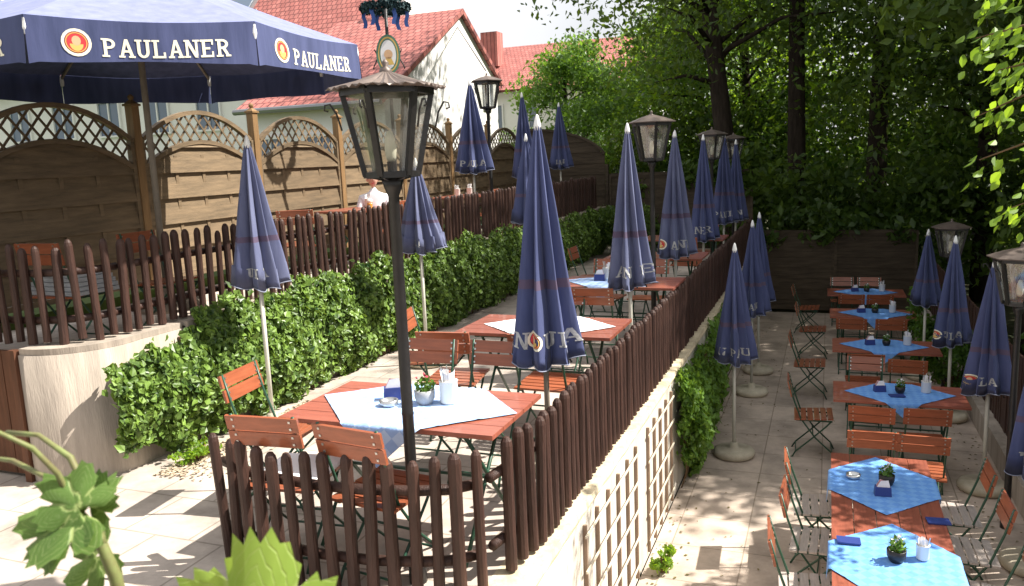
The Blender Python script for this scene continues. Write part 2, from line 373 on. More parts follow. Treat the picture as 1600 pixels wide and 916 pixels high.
# ================================================================== SETTING
Z1 = 1.30; Z2 = 2.25; ZF = 2.08
struct('ground', MB().add([(-150, -60, -.03), (150, -60, -.03), (150, 220, -.03), (-150, 220, -.03)], [(0, 1, 2, 3)]), 'soil')
struct('lower_terrace', MB().add([(-1.38, -2, 0), (1.75, -2, 0), (1.75, 17.9, 0), (-1.38, 17.9, 0)], [(0, 1, 2, 3)]), 'paving')
struct('middle_terrace', MB().box((-6.68, 8.5, Z1/2), (10.2, 21.0, Z1)), 'paving2')
struct('upper_terrace', MB().box((-6.0, 11.28, ZF/2), (2.02, 14.26, ZF)), 'paving2')
struct('upper_ground', MB().box((-58, 55, Z2/2-.03), (102, 120, Z2-.08)), 'grass')
# retaining wall of the middle terrace
rw = empty('retaining_wall', (0, 0, 0), 0, 'long cream retaining wall carrying the dark picket fence above the lower terrace', 'wall')
MB().box((-1.490, 8.0, .6165), (.20, 19.7, 1.233)).build('wall', 'cream_wall', rw)
cp = MB(); N = 260; prof = [(-1.60, 1.235), (-1.382, 1.235), (-1.372, 1.262), (-1.385, 1.296), (-1.60, 1.302)]
for i in range(N+1):
    yy = -1.8+19.6*i/N; cp.v += [(a+random.gauss(0, .002), yy, b+random.gauss(0, .0016)) for a, b in prof]
for i in range(N):
    for k in range(5): cp.f.append((i*5+k, i*5+(k+1) % 5, (i+1)*5+(k+1) % 5, (i+1)*5+k)); cp.m.append(0)
cp.build('coping', 'coping', rw)
# upper terrace wall with rounded corner
uw = empty('rounded_wall', (0, 0, 0), 0, 'rounded raw concrete wall end below the curved brown fence at left', 'wall')
def offset_path(P, d):
    out = []
    for i, p in enumerate(P):
        a = Vector(P[max(i-1, 0)]); b = Vector(P[min(i+1, len(P)-1)]); t = (b-a).normalized(); nrm = Vector((t.y, -t.x)); out.append(Vector(p)+nrm*d)
    return out
UP = [(-4.75, 4.95), (-4.75, 4.7)]+[(-5.22+.47*math.cos(a), 4.42+.50*math.sin(a)) for a in np.linspace(.25, -PI/2-.12, 22)]
def wallmesh(P, th, z0, z1):
    O = offset_path(P, 0); I = offset_path(P, th); v = []; f = []
    for a, b in zip(O, I): v += [(a.x, a.y, z0), (a.x, a.y, z1), (b.x, b.y, z0), (b.x, b.y, z1)]
    for i in range(len(P)-1):
        k = 4*i; j = k+4
        f += [(k, k+1, j+1, j), (k+2, j+2, j+3, k+3), (k+1, k+3, j+3, j+1)]
    f += [(0, 2, 3, 1), (4*len(P)-4, 4*len(P)-3, 4*len(P)-1, 4*len(P)-2)]
    return MB().add(v, f)
wallmesh(UP, .25, Z1-.02, Z2-.015).build('wall', 'concrete', uw, smooth=True)
wallmesh(offset_path(UP, .012), .23, Z2-.013, Z2+.03).build('coping', 'concrete', uw)
lw = empty('terrace_wall', (0, 0, 0), 0, 'straight concrete wall of the upper terrace mostly hidden under ivy', 'wall')
MB().box((-4.87, 11.67, (Z1+Z2)/2), (.24, 13.4, Z2-Z1)).build('wall', 'concrete', lw)
MB().box((-4.87, 11.67, Z2+.01), (.29, 13.4, .05)).build('coping', 'concrete', lw)
bd = MB()
for k in range(6): bd.box((-5.38-.12*k-.06, 3.98-.003*(k % 2), 1.79), (.115, .03, .92))
bd.bar((-5.32, 3.93, 1.3), (-5.32, 3.93, 2.27), .05, .06)
tag(bd.build('board_screen', 'brown_board'), 'dark brown upright boards beside the rounded concrete wall at the left edge', 'screen')
bs = MB().box((-7.0, 3.98, 1.78), (1.9, .2, .93)); 
tag(bs.build('side_wall', 'concrete'), 'short concrete wall behind the brown boards at the far left', 'wall')
# right boundary kerb
struct('kerb', MB().box((1.80, 8.0, .14), (.14, 19.8, .28)), 'concrete')

# ------------------------------------------------------------------ picket fences
def picket_mesh(h, r):
    m = MB(); n = 10
    prof = [(r*1.02, 0), (r*.97, h*.4), (r, h-.045), (r*.86, h-.022), (r*.5, h-.004), (r*.2, h)]
    m.lathe(prof, n); return m
def picket_fence(label, path, zb, h, spacing, r=.029, side=1, jit=1.0):
    P = [Vector(p) for p in path]
    seg = [(P[i+1]-P[i]).length for i in range(len(P)-1)]; tot = sum(seg)
    def at(s):
        for i, L in enumerate(seg):
            if s <= L or i == len(seg)-1: return P[i]+(P[i+1]-P[i])*(s/L), (P[i+1]-P[i]).normalized()
            s -= L
    root = empty('picket_fence', (P[0].x, P[0].y, zb), 0, label, 'fence', 'brown picket fences of round-topped poles')
    src = None; n = int(tot/spacing); cnt = 0
    for i in range(n+1):
        p, t = at(i*spacing)
        if src is None:
            o = src = picket_mesh(h, r).build('picket', 'picket', root, smooth=False)
        else:
            o = src.copy(); C.objects.link(o); o.parent = root
        o.location = (p.x-P[0].x+random.gauss(0, .003), p.y-P[0].y+random.gauss(0, .003), random.gauss(.0, .010*jit))
        o.rotation_euler = (random.gauss(0, .018*jit), random.gauss(0, .018*jit), random.uniform(0, 3)); o.scale = (random.uniform(.88, 1.12),)*2+(1+random.uniform(-.025, .025)*jit,)
        cnt += 1
    for z in (.16, h-.20):
        m = MB(); pts = []
        N = max(2, int(tot/.15))
        for i in range(N+1):
            p, t = at(tot*i/N); nn = Vector((t.y, -t.x)); q = p+nn*side*(r+.022)
            pts.append((q.x-P[0].x, q.y-P[0].y, z))
        m.tube(pts, .028, 7); m.build('rail', 'picket', root, smooth=True)
    return root
fy = [( -1.50, 17.7), (-1.50, 9.9)]
picket_fence('far shaded stretch of the long brown picket fence on the cream wall', [(-1.465, 17.6), (-1.465, 9.62)], Z1+.02, .73, .116, r=.030, side=1, jit=.5)
picket_fence('near sunlit stretch of the long brown picket fence on the cream retaining wall', [(-1.465, 9.5), (-1.465, 4.0), (-1.53, 3.60)], Z1+.02, .73, .116, r=.030, side=1, jit=.5)
picket_fence('dark curved brown picket fence closing the near end of the middle terrace', [(-1.60, 3.50), (-1.70, 3.40), (-1.88, 3.33), (-2.1, 3.28), (-2.4, 3.26), (-2.7, 3.28), (-2.95, 3.33), (-3.17, 3.42)], Z1+.0, .74, .112, r=.031, side=1)
picket_fence('upper terrace picket fence running straight above the ivy', [(-4.86, 4.62), (-4.86, 11.2)], Z2+.04, .70, .115, side=-1)
picket_fence('far shaded picket fence on the upper terrace beyond the ivy', [(-4.86, 11.35), (-4.86, 17.9)], Z2+.04, .70, .115, side=-1)
picket_fence('picket fence curving round the rounded concrete wall at left', [(-4.87, 4.52), (-4.88, 4.36), (-4.95, 4.22), (-5.08, 4.10), (-5.25, 4.05), (-5.6, 4.04), (-6.6, 4.04)], Z2+.04, .70, .115, side=1)

# ------------------------------------------------------------------ arched fence panels
def arched_panel():
    root = empty('arched_fence_panel', (0, 0, 0))
    W = .86; zo = lambda x: 1.55+.30*(1-(x/W)**2); zi = lambda x: 1.26+.26*(1-(x/W)**2)
    m = MB(); N = 14
    for zf, z_off in ((zo, 0), (zi, 0)):
        for i in range(N):
            a = -W+2*W*i/N; b = -W+2*W*(i+1)/N
            m.bar((a, 0, zf(a)), (b, 0, zf(b)), .062, .045)
    m.box((-W-.02, 0, .79), (.045, .06, 1.52)); m.box((W+.02, 0, .79), (.045, .06, 1.52)); m.box((0, 0, .05), (2*W, .058, .05))
    m.build('frame', 'fence_wood', root)
    s = MB(); z = .08; k = 0
    while z < 1.52:
        z1 = z+.138; y = .012 if k % 2 else -.010
        xs = [x for x in np.linspace(-W, W, 23)]
        top = [min(z1+.015, zi(x)-.01) for x in xs]
        for a, b, ta, tb in zip(xs[:-1], xs[1:], top[:-1], top[1:]):
            if min(ta, tb) <= z+.003: continue
            vs = [(a, y-.020, z), (b, y-.020, z), (b, y+.004, tb), (a, y+.004, ta), (a, y-.006, z), (b, y-.006, z), (b, y+.018, tb), (a, y+.018, ta)]
            s.add(vs, [(0, 1, 2, 3), (5, 4, 7, 6), (3, 2, 6, 7), (1, 0, 4, 5)])
        z = z1; k += 1
    for x in (-.42, 0, .42): s.box((x, 0, .72), (.045, .012, 1.3))
    s.build('slat_infill', 'fence_wood', root)
    l = MB()
    for d in (1, -1):
        for c in np.arange(-3, 5, .175):
            # line z = c + d*x*1.0
            pts = []
            for x in np.linspace(-W, W, 60):
                z = c+d*x*1.15
                if zi(x)-.01 < z < zo(x)+.01: pts.append((x, z))
            if len(pts) > 1: l.bar((pts[0][0], .008*d, pts[0][1]), (pts[-1][0], .008*d, pts[-1][1]), .010, .022)
    l.build('lattice', 'fence_wood', root)
    return root
AX = -6.72; A0 = 6.62; SP = 1.90
proto = arched_panel(); proto.location = (AX, A0-SP/2, Z2+.02); proto.rotation_euler = (0, 0, PI/2)
tag(proto, 'arched lattice-top wooden panel lying mostly in the shadow of the big open parasol', 'fence panel', 'arched wooden fence panels')
lab = ['sunlit arched wooden panel directly right of the open parasol pole', 'arched wooden panel behind the tip of the folded parasol, left of the big lantern',
       'arched wooden panel partly hidden behind the big lantern', 'arched wooden panel just right of the big lantern', 'arched wooden panel behind the first folded parasol on the upper terrace', 'arched wooden panel furthest along the upper terrace']
for k in range(6):
    dup(proto, (AX, A0+SP*(k+.5), Z2+.02), PI/2, lab[k])
dup(proto, (AX, A0-SP*1.5, Z2+.02), PI/2, 'arched wooden panel at the far left edge of the photo')
def fence_post():
    root = empty('fence_post', (0, 0, 0))
    MB().box((0, 0, .95), (.095, .095, 1.90)).build('shaft', 'post', root)
    MB().box((0, 0, 1.912), (.125, .125, .022)).lathe([(.075, 1.923), (.02, 1.962)], 4, ph=PI/4).build('cap', 'post', root)
    MB().lathe([(.018, 1.96), (.030, 1.98), (.030, 2.0), (.01, 2.02)], 10).build('finial', 'post', root)
    return root
pp = fence_post(); pp.location = (AX, A0, Z2); tag(pp, 'square pine post with small ball cap beside the open parasol pole', 'fence post', 'square posts between the arched panels')
for k, lb in enumerate(['square pine post with ball cap above the tip of the folded parasol', 'square pine post just left of the big lantern', 'square pine post behind the big lantern', 'square pine post right of the big lantern', 'square pine post beyond the tall lantern of the upper terrace']):
    dup(pp, (AX, A0+SP*(k+1), Z2), 0, lb)
# closing arched panel at the end of the upper terrace
ep = empty('end_fence_panel', (-6.6, 18.05, Z2), 0, 'dark quarter-arched fence panel closing the end of the upper terrace', 'fence panel')
m = MB()
xs = np.linspace(0, 1.9, 20); zt = lambda x: 1.0+.85*math.sqrt(max(0, 1-(x/1.98)**2))*1.0
for k in range(15):
    z0 = .05+.122*k
    for a, b in zip(xs[:-1], xs[1:]):
        ta, tb = min(z0+.13, zt(a)), min(z0+.13, zt(b))
        if min(ta, tb) <= z0: continue
        y = .012*(k % 2)
        m.add([(a, y, z0), (b, y, z0), (b, y, tb), (a, y, ta), (a, y+.015, z0), (b, y+.015, z0), (b, y+.015, tb), (a, y+.015, ta)], [(0, 1, 2, 3), (5, 4, 7, 6), (3, 2, 6, 7), (1, 0, 4, 5)])
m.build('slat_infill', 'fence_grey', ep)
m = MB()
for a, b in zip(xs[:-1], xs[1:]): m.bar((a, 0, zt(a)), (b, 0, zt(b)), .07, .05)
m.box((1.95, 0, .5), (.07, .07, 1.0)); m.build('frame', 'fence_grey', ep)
# plain slat screens: end of middle and lower terraces and right side
def slat_screen(wd, h, name='slat_fence_panel'):
    root = empty(name, (0, 0, 0)); m = MB(); z = .06; k = 0
    while z < h-.06: m.box((0, .012*(k % 2), z+.055), (wd, .014, .118)); z += .112; k += 1
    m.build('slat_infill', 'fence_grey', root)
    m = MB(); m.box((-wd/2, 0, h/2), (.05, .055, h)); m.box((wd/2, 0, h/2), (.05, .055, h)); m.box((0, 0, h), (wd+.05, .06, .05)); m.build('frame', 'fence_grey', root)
    return root
ss = slat_screen(1.5, 1.70); ss.location = (-.62, 17.95, 0); tag(ss, 'grey-brown slatted panel closing the lower terrace, left of the far tables', 'fence panel', 'plain slatted panels at the back')
dup(ss, (.93, 17.95, 0), 0, 'grey-brown slatted panel behind the furthest table of the lower terrace')
dup(ss, (-2.25, 17.95, Z1), 0, 'slatted panel closing the middle terrace behind the row of folded parasols')
dup(ss, (-3.80, 17.95, Z1), 0, 'slatted panel closing the middle terrace beside the ivy')
# right boundary picket/board fence
def board_fence():
    root = empty('board_fence', (1.86, 0, .28), 0, 'dark brown upright board fence along the right side of the lower terrace', 'fence')
    b = MB(); y = -1.5; k = 0
    while y < 17.8:
        b.box((random.gauss(0, .003), y, .5), (.022, .085, 1.0+random.gauss(0, .01))); y += .105
    tag(b.build('boards', 'picket', root), kind='stuff')
    MB().box((.04, 8, .25), (.05, 19.5, .07)).box((.04, 8, .8), (.05, 19.5, .07)).build('rail', 'picket', root)
board_fence()

# ------------------------------------------------------------------ trellises on the retaining wall
def trellis(y0, y1, n, label):
    root = empty('wall_trellis', (-1.374, (y0+y1)/2, .05), 0, label, 'trellis', 'cream trellises on the retaining wall')
    L = y1-y0; m = MB()
    for i in range(n): m.box((-.002, -L/2+L*i/(n-1), .56), (.024, .020, 1.12))
    m.build('upright_bars', 'trellis_dark', root)
    m = MB()
    for k in range(5): m.box((.0155, 0, .12+.235*k), (.010, L+.10, .016))
    m.build('cross_bars', 'trellis', root)
trellis(4.60, 6.05, 6, 'cream wooden trellis on the white wall, the nearer of the two')
trellis(6.52, 7.62, 5, 'cream wooden trellis on the white wall, the one touching the climbing plant')

# ------------------------------------------------------------------ closed parasols
def closed_parasol(x, y, zb, ztip, zhem, label, group, cloth='blue', rad=.21, text='AN*ULA', ang0=None, pole='alu', base=True, seed=0, lean=(0, 0)):
    rnd = random.Random(seed+11)
    root = empty('folded_parasol', (x, y, zb), 0, label, 'parasol', group)
    root.rotation_euler = (lean[0], lean[1], 0)
    H = ztip-zb; hz = zhem-zb; L = H-hz
    N = 144; K = 26; ph = rnd.uniform(0, 6); lob = rnd.choice([7, 8, 8])
    wob = [rnd.uniform(-.08, .08) for _ in range(lob)]
    toCam = math.atan2(-y, -x); thc = toCam-.23+(ang0 or 0)
    for _ in range(12): ph = PI/2-thc*lob/2-.25*math.sin(2*thc+ph)
    wob[int(((thc % (2*PI))/(2*PI))*lob) % lob] = 0
    def rr(th, t):
        a = th*lob/2+ph+.25*math.sin(2*th+ph)
        fr = (a/PI) % 1.0; cut = .42+1.8*wob[int((th % (2*PI))/(2*PI)*lob) % lob]
        cr = 1-min(1, (fr/cut if fr < cut else (1-fr)/(1-cut)))*1.0; cr = abs(cr); cr = cr*cr*.25+cr*.75
        li = int(((th % (2*PI))/(2*PI))*lob) % lob
        s = math.sin(th*2+ph*2)*.08+math.sin(th*3+ph)*.06
        R = .024+rad*1.10*(t**.92)
        dp = (.34+.32*min(1, t*2.2))*(1-.30*min(1, max(0, (t-.64)/.12)))
        return R*(1+s)*(1-dp*cr)+.006*math.sin(9*t+th*3)*t
    def pt(th, t, off=0):
        r = rr(th, t)+off; zz = H-.03-t*(L-.03)
        zz += (.012*math.sin(th*lob+ph*2)+.022*math.sin(th*2+ph))*max(0, t-.8)/.2
        tw = .25*t
        return (r*math.cos(th+tw), r*math.sin(th+tw), zz)
    m = MB(); vs = []; fs = []; mi = []
    ts = [i/(K-1) for i in range(K)]+[]
    for t in ts:
        for k in range(N): vs.append(pt(2*PI*k/N, t))
    for i in range(K-1):
        for k in range(N): fs.append((i*N+k, (i+1)*N+k, (i+1)*N+(k+1) % N, i*N+(k+1) % N)); mi.append(1 if i == int(K*.62) else 0)
    o = len(vs)
    for k in range(N):    # inner return of the hem
        p = pt(2*PI*k/N, 1); vs.append((p[0]*.90, p[1]*.90, p[2]+.16))
    for k in range(N): fs.append(((K-1)*N+k, o+k, o+(k+1) % N, (K-1)*N+(k+1) % N)); mi.append(0)
    m.v = vs; m.f = fs; m.m = mi
    # narrow stitched band: shrink row
    i = int(K*.62)
    cl = m.build('canopy', [cloth, 'band'], root, smooth=True)
    hm = MB(); hm.tube([pt(2*PI*k/N, 1.0, .001) for k in range(N+1)], .004, 5, cap=False); hm.build('hem_piping', 'piping', cl, smooth=True)
    # lettering on the near folds
    if text:
        tm = MB(); sz = L*.066; Rm = rad*.95
        c0 = thc
        tot = len(text)*.9*sz
        def f(u, v, off=0): return pt(c0+(u-tot/2)/Rm, 1-.075-v/L, .007+off)
        xx = 0
        for ch in text:
            if ch == '*': em = MB(); emblem(em, sz*.62, f, xx+sz*.45, sz*.55); em.build('emblem', LM, root); xx += sz*1.15
            elif ch == ' ': xx += sz*.6
            else: letters(tm, ch, sz, f, xx); xx += sz*.88
        tm.build('lettering', 'ltr_faded', root)
    MB().lathe([(.024, H-.06), (.026, H-.03), (.020, H), (.012, H+.03), (.004, H+.045)], 10).build('finial', 'white_plastic', root, smooth=True)
    MB().tube([(0, 0, .02), (0, 0, hz+.25)], .019, 10).build('pole', pole, root, smooth=True)
    rb = MB()
    for k in range(8):
        a = 2*PI*k/8+ph; r1 = rad*.8
        rb.bar((.03*math.cos(a), .03*math.sin(a), hz+.22), (r1*math.cos(a), r1*math.sin(a), hz-.015-.02*rnd.random()), .010, .012)
    rb.build('ribs', 'black_iron', root)
    if base:
        MB().lathe([(.20, 0), (.225, .02), (.232, .05), (.222, .08), (.19, .095), (.05, .10), (.045, .16), (.03, .165)], 26).build('base', 'base_stone', root, smooth=True)
    return root
GL1 = 'folded parasols of the middle terrace'; GL0 = 'folded parasols of the lower terrace'; GL2 = 'folded parasols of the upper terrace'
closed_parasol(-4.25, 5.30, Z1, 3.68, 2.53, 'folded blue parasol rising out of the near end of the ivy, chair at its foot', GL1, 'blue2', .185, 'ULA', seed=1, lean=(.0, .0))
closed_parasol(-4.0, 7.62, Z1, 3.46, 2.54, 'short folded parasol right of the big lantern post, against dark ivy', GL1, 'blue2', .21, 'LAN', seed=2)
closed_parasol(-1.80, 5.18, Z1, 3.69, 2.08, 'largest folded parasol, round emblem and letters on its hem', GL1, 'blue', .225, 'AN*ULA', ang0=-.12, seed=3, pole='pole_wood')
closed_parasol(-3.62, 9.95, Z1, 3.72, 2.62, 'folded parasol half hidden behind the left edge of the largest one', GL1, 'blue', .2, '', seed=4)
closed_parasol(-1.79, 7.75, Z1, 3.70, 2.19, 'second folded parasol along the fence, letters AN AN LE round its hem', GL1, 'blue2', .215, 'AN AN LE', ang0=-.1, seed=5)
closed_parasol(-1.76, 10.15, Z1, 3.68, 2.18, 'third folded parasol along the fence, greyish with deep folds', GL1, 'blue2', .22, '* ANE', seed=6)
closed_parasol(-1.80, 12.9, Z1, 3.66, 2.09, 'fourth folded parasol along the fence', GL1, 'blue', .21, 'NER', seed=7)
closed_parasol(-1.72, 14.9, Z1, 3.72, 2.18, 'fifth folded parasol along the fence, dark blue with PAUL on its hem', GL1, 'blue', .22, 'PAUL', seed=8)
closed_parasol(-1.66, 16.3, Z1, 3.60, 2.10, 'last folded parasol along the fence, just right of the dark blue one', GL1, 'blue', .2, 'LAN', seed=9)
closed_parasol(-5.25, 11.96, Z2, 4.66, 3.27, 'folded parasol beside the tall lantern on the upper terrace, in front of the white gable', GL2, 'blue', .255, 'PAULA', seed=10)
closed_parasol(-5.25, 14.3, Z2, 4.6, 3.1, 'folded dark parasol on the upper terrace above the tip of the largest one', GL2, 'blue', .21, 'PAU', seed=12)
closed_parasol(-5.25, 16.5, Z2, 4.53, 3.22, 'folded dark parasol on the upper terrace in front of the quarter-arched panel', GL2, 'blue', .22, 'LAN', seed=13)
closed_parasol(-.94, 9.14, 0, 2.40, 1.12, 'nearest folded parasol of the lower terrace, beside the climbing plant', GL0, 'blue', .19, 'N PAU', ang0=.1, seed=14)
closed_parasol(-.96, 11.65, 0, 2.44, 1.18, 'folded parasol of the lower terrace, left one of the two close behind the nearest', GL0, 'blue', .2, 'LAN', seed=15)
closed_parasol(-.96, 12.85, 0, 2.46, 1.12, 'folded parasol of the lower terrace, right one of the two behind the nearest', GL0, 'blue', .21, 'PAU', seed=16)
closed_parasol(1.36, 13.0, 0, 2.17, 1.13, 'folded parasol furthest along the right side, next to the shrub', GL0, 'blue', .19, '', seed=17)
closed_parasol(1.46, 11.1, 0, 2.27, .98, 'folded parasol under the small right lantern, its hem lettering in view', GL0, 'blue', .2, '*ULAN', seed=18)
closed_parasol(1.50, 8.80, 0, 2.30, 1.02, 'folded parasol beside the pale lantern at right, red emblem on its hem', GL0, 'blue', .2, '* LA', ang0=-.4, seed=19)
closed_parasol(1.60, 7.20, 0, 2.12, .84, 'folded parasol cut by the right edge of the photo', GL0, 'blue', .2, 'NER', ang0=-.2, seed=20)

# ------------------------------------------------------------------ big open parasol
def open_parasol():
    cx, cy = -5.50, 5.58
    root = empty('open_parasol', (cx, cy, Z2), 0, 'big open octagonal navy parasol with cream lettering and round emblem on its valance', 'parasol')
    R = 1.84; zr = 2.29-.0; ztop = 3.05; drop = .29
    a0 = math.atan2(-cy, -cx)+PI/8+.03
    vs = [Vector((R*math.cos(a0+k*PI/4), R*math.sin(a0+k*PI/4), zr-.06)) for k in range(8)]
    m = MB(); n = 8
    for k in range(8):
        A = vs[k]; B = vs[(k+1) % 8]; T = Vector((0, 0, ztop-.06)); grid = []
        for i in range(n+1):
            for j in range(n+1):
                s = i/n; p = T.lerp(A.lerp(B, j/n), s); sag = -.05*math.sin(PI*s)*.6-.05*s*math.sin(PI*j/n)*.6; grid.append((p.x, p.y, p.z+sag))
        fs = [(i*(n+1)+j, (i+1)*(n+1)+j, (i+1)*(n+1)+j+1, i*(n+1)+j+1) for i in range(n) for j in range(n)]
        m.add(grid, fs)
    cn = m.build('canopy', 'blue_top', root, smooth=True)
    ml = MB(); ml.v = [(x*.985, y*.985, z-.012) for x, y, z in m.v]; ml.f = list(m.f); ml.m = list(m.m); ml.build('added_underlayer', 'blue', cn, smooth=True)  # added second sheet that keeps the underside dark below the glare-pale top
    cn['label'] = 'navy canopy with dark underside'
    for k in range(8):
        A = vs[k]; B = vs[(k+1) % 8]; out = ((A+B)/2).normalized(); out.z = 0
        def vf(u, v, off=0, A=A, B=B, out=out):
            s = u/(B-A).length; p = A.lerp(B, s)
            sag = -.03*math.sin(PI*s)
            hem = .015*math.sin(s*PI)  # hem rises a bit in the middle
            fl = .02*math.sin(s*9+k)*v/drop*-1
            return p+out*(.006+off+.03*(-v)/drop*.6+fl)+Vector((0, 0, sag+v))
        g = MB(); N = 24; pts = []
        for i in range(N+1):
            for j in range(5):
                v = -drop*j/4
                if j == 4: v += .035*math.sin(PI*i/N)**2 + (-.015 if i in (0, N) else 0)
                pts.append(vf((B-A).length*i/N, v))
        g.add(pts, [(i*5+j, i*5+j+1, (i+1)*5+j+1, (i+1)*5+j) for i in range(N) for j in range(4)])
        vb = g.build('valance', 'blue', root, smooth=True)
        W = (B-A).length
        # face reads left to right when seen from outside: going counter-clockwise seen from above = left to right from outside
        t = MB(); sz = .118
        f = lambda u, v, off=0: vf(u, -drop*.80+v, .006+off)
        em = MB(); emblem(em, .088, f, W*.20, .08); em.build('emblem', LM, vb)
        letters(t, 'PAULANER', sz, f, W*.30, .86)
        t.build('lettering', LM, vb)
    MB().tube([(0, 0, 0), (0, 0, ztop-.05)], .027, 14).build('pole', 'pole_wood', root, smooth=True)
    MB().lathe([(.05, 2.28), (.10, 2.36), (.10, 2.40), (.05, 2.42)], 16).build('runner', 'pole_wood', root, smooth=True)
    MB().lathe([(.03, ztop-.08), (.06, ztop-.05), (.05, ztop), (.01, ztop+.08)], 12).build('finial', 'white_plastic', root, smooth=True)
    for k in range(8):
        A = vs[k]; rb = MB().bar((0, 0, ztop-.12), A+Vector((0, 0, -.05)), .018, .028).build('rib', 'pole_wood', root)
        mid = Vector((0, 0, ztop-.12)).lerp(A, .55)
        MB().bar((.08*A.normalized().x, .08*A.normalized().y, 2.38), mid, .014, .02).build('strut', 'alu', rb)
        MB().lathe([(.016, -.10), (.02, -.06), (.014, 0)], 8, c=(A.x*.995, A.y*.995, A.z-.02)).build('rib_tip', 'white_plastic', rb)
    MB().lathe([(.28, 0), (.30, .03), (.29, .08), (.06, .10), (.05, .28)], 22).build('base', 'concrete', root)
open_parasol()

# ------------------------------------------------------------------ lanterns
def lantern(x, y, zb, ztop, s=1.0, rot=0, label='', big=False):
    root = empty('lantern', (x, y, zb), 0, label, 'street lamp', 'old style hexagonal garden lanterns')
    H = ztop-zb; hb = H-.535*s    # bottom of the cage
    MB().lathe([(.05*s, 0), (.05*s, .10), (.036*s, .14), (.032*s, .20), (.031*s, .9), (.034*s, .91), (.031*s, .92), (.028*s, hb-.10), (.045*s, hb-.06), (.06*s, hb-.01)], 14).build('post', 'black_iron', root, smooth=True)
    cage = MB(); rb = .135*s; rt = .225*s; zt = H-.115*s; a = [rot+k*PI/3 for k in range(6)]
    P = lambda r, k, z: (r*math.cos(a[k % 6]), r*math.sin(a[k % 6]), z)
    for k in range(6):
        cage.bar(P(rb, k, hb), P(rt, k, zt), .030*s, .026*s)
        cage.bar(P(rb, k, hb+.005), P(rb, k+1, hb+.005), .022*s, .03*s); cage.bar(P(rt, k, zt), P(rt, k+1, zt), .03*s, .045*s)
        cage.bar(P(rb*.35, k, hb-.02), P(rb, k, hb), .012*s, .012*s)
    cage.lathe([(rb*.95, -.012), (rb*.95, .0)], 6, c=(0, 0, hb), ph=rot)
    cg = cage.build('cage', 'black_iron', root)
    for k in range(6):
        g = MB(); i_ = .93
        g.add([P(rb*i_, k, hb+.02), P(rb*i_, k+1, hb+.02), P(rt*i_, k+1, zt-.02), P(rt*i_, k, zt-.02)], [(0, 1, 2, 3)]); g.build('pane', 'glass', root)
    rf = MB()
    if big:
        n = 132; rim = []
        v = []; f = []
        for j, (t, hh) in enumerate(((0, 0), (.5, .035), (1, .085))):
            for k in range(n):
                th = 2*PI*k/n+rot; seg = (th-rot) % (PI/3); hexr = math.cos(PI/6)/math.cos(seg-PI/6)
                r = (.305*s)*hexr*(1-t*.93)
                v.append((r*math.cos(th), r*math.sin(th), zt+.01+hh*s+(1-t)*(.007*math.sin(th*33))))
        for j in range(2):
            for k in range(n): f.append((j*n+k, j*n+(k+1) % n, (j+1)*n+(k+1) % n, (j+1)*n+k))
        f.append(tuple(range(n-1, -1, -1))); f.append(tuple(2*n+k for k in range(n)))
        rf.add(v, f)
    else:
        rf.lathe([(.29*s, .0), (.292*s, .010), (.16*s, .06*s), (.03*s, .095*s)], 6, c=(0, 0, zt+.01), ph=rot)
    rf.build('roof', 'lamp_roof', root)
    MB().lathe([(.025*s, 0), (.034*s, .015*s), (.03*s, .035*s), (.012*s, .05*s), (.02*s, .065*s), (.004, .085*s)], 10, c=(0, 0, H-.045*s)).build('finial', 'lamp_roof', root, smooth=True)
    bl = MB().lathe([(.022*s, 0), (.022*s, .07*s)], 10, c=(0, 0, hb)).build('socket', 'black_iron', root)
    MB().lathe([(.018*s, 0), (.026*s, .02*s), (.030*s, .06*s), (.026*s, .11*s), (.014*s, .15*s), (.004*s, .155*s)], 12, c=(0, 0, hb+.07*s)).build('bulb', 'tan' if False else 'ltr', bl, smooth=True)
    if big or s >= .9:
        for k in range(6):
            sc = MB(); d = Vector((math.cos(a[k]), math.sin(a[k]), 0)); z0 = zt-.03*s; r0 = rt+.01*s
            pts = [d*r0+Vector((0, 0, z0-.16*s)), d*(r0+.02*s)+Vector((0, 0, z0-.08*s)), d*(r0+.05*s)+Vector((0, 0, z0-.03*s)), d*(r0+.075*s)+Vector((0, 0, z0-.035*s)), d*(r0+.078*s)+Vector((0, 0, z0-.06*s)), d*(r0+.06*s)+Vector((0, 0, z0-.065*s))]
            sc.tube(pts, .005*s, 6); sc.build('scroll', 'black_iron', cg, smooth=True)
    return root
ctr = lambda x, y: math.atan2(-y, -x)
lantern(-1.95, 3.47, Z1, 3.90, .94, ctr(-1.95, 3.47)+PI/6+.10, 'big black lantern with corrugated roof in front of the nearest table', big=True)
lantern(-1.80, 8.95, Z1, 3.87, .92, ctr(-1.8, 8.95)+.25, 'black lantern between the second and third folded parasols of the fence row')
lantern(-1.80, 13.9, Z1, 3.80, .90, ctr(-1.8, 13.9)+.35, 'dark lantern in front of the leaning tree, behind the fourth folded parasol')
lantern(-1.80, 17.2, Z1, 3.76, .88, .2, 'furthest dark lantern of the middle terrace, above the last parasols')
lantern(-5.10, 12.3, Z2, 4.78, .95, ctr(-5.1, 12.3)+.1, 'tall black lantern on the upper terrace against the white gable')
lantern(1.60, 12.6, 0, 2.36, .9, ctr(1.6, 12.6)+.3, 'dim lantern standing above the folded parasol at right, under the trees')
lantern(1.55, 7.95, 0, 2.54, .92, ctr(1.55, 7.95)+.35, 'pale reflecting lantern near the right edge, half covered by leaves')

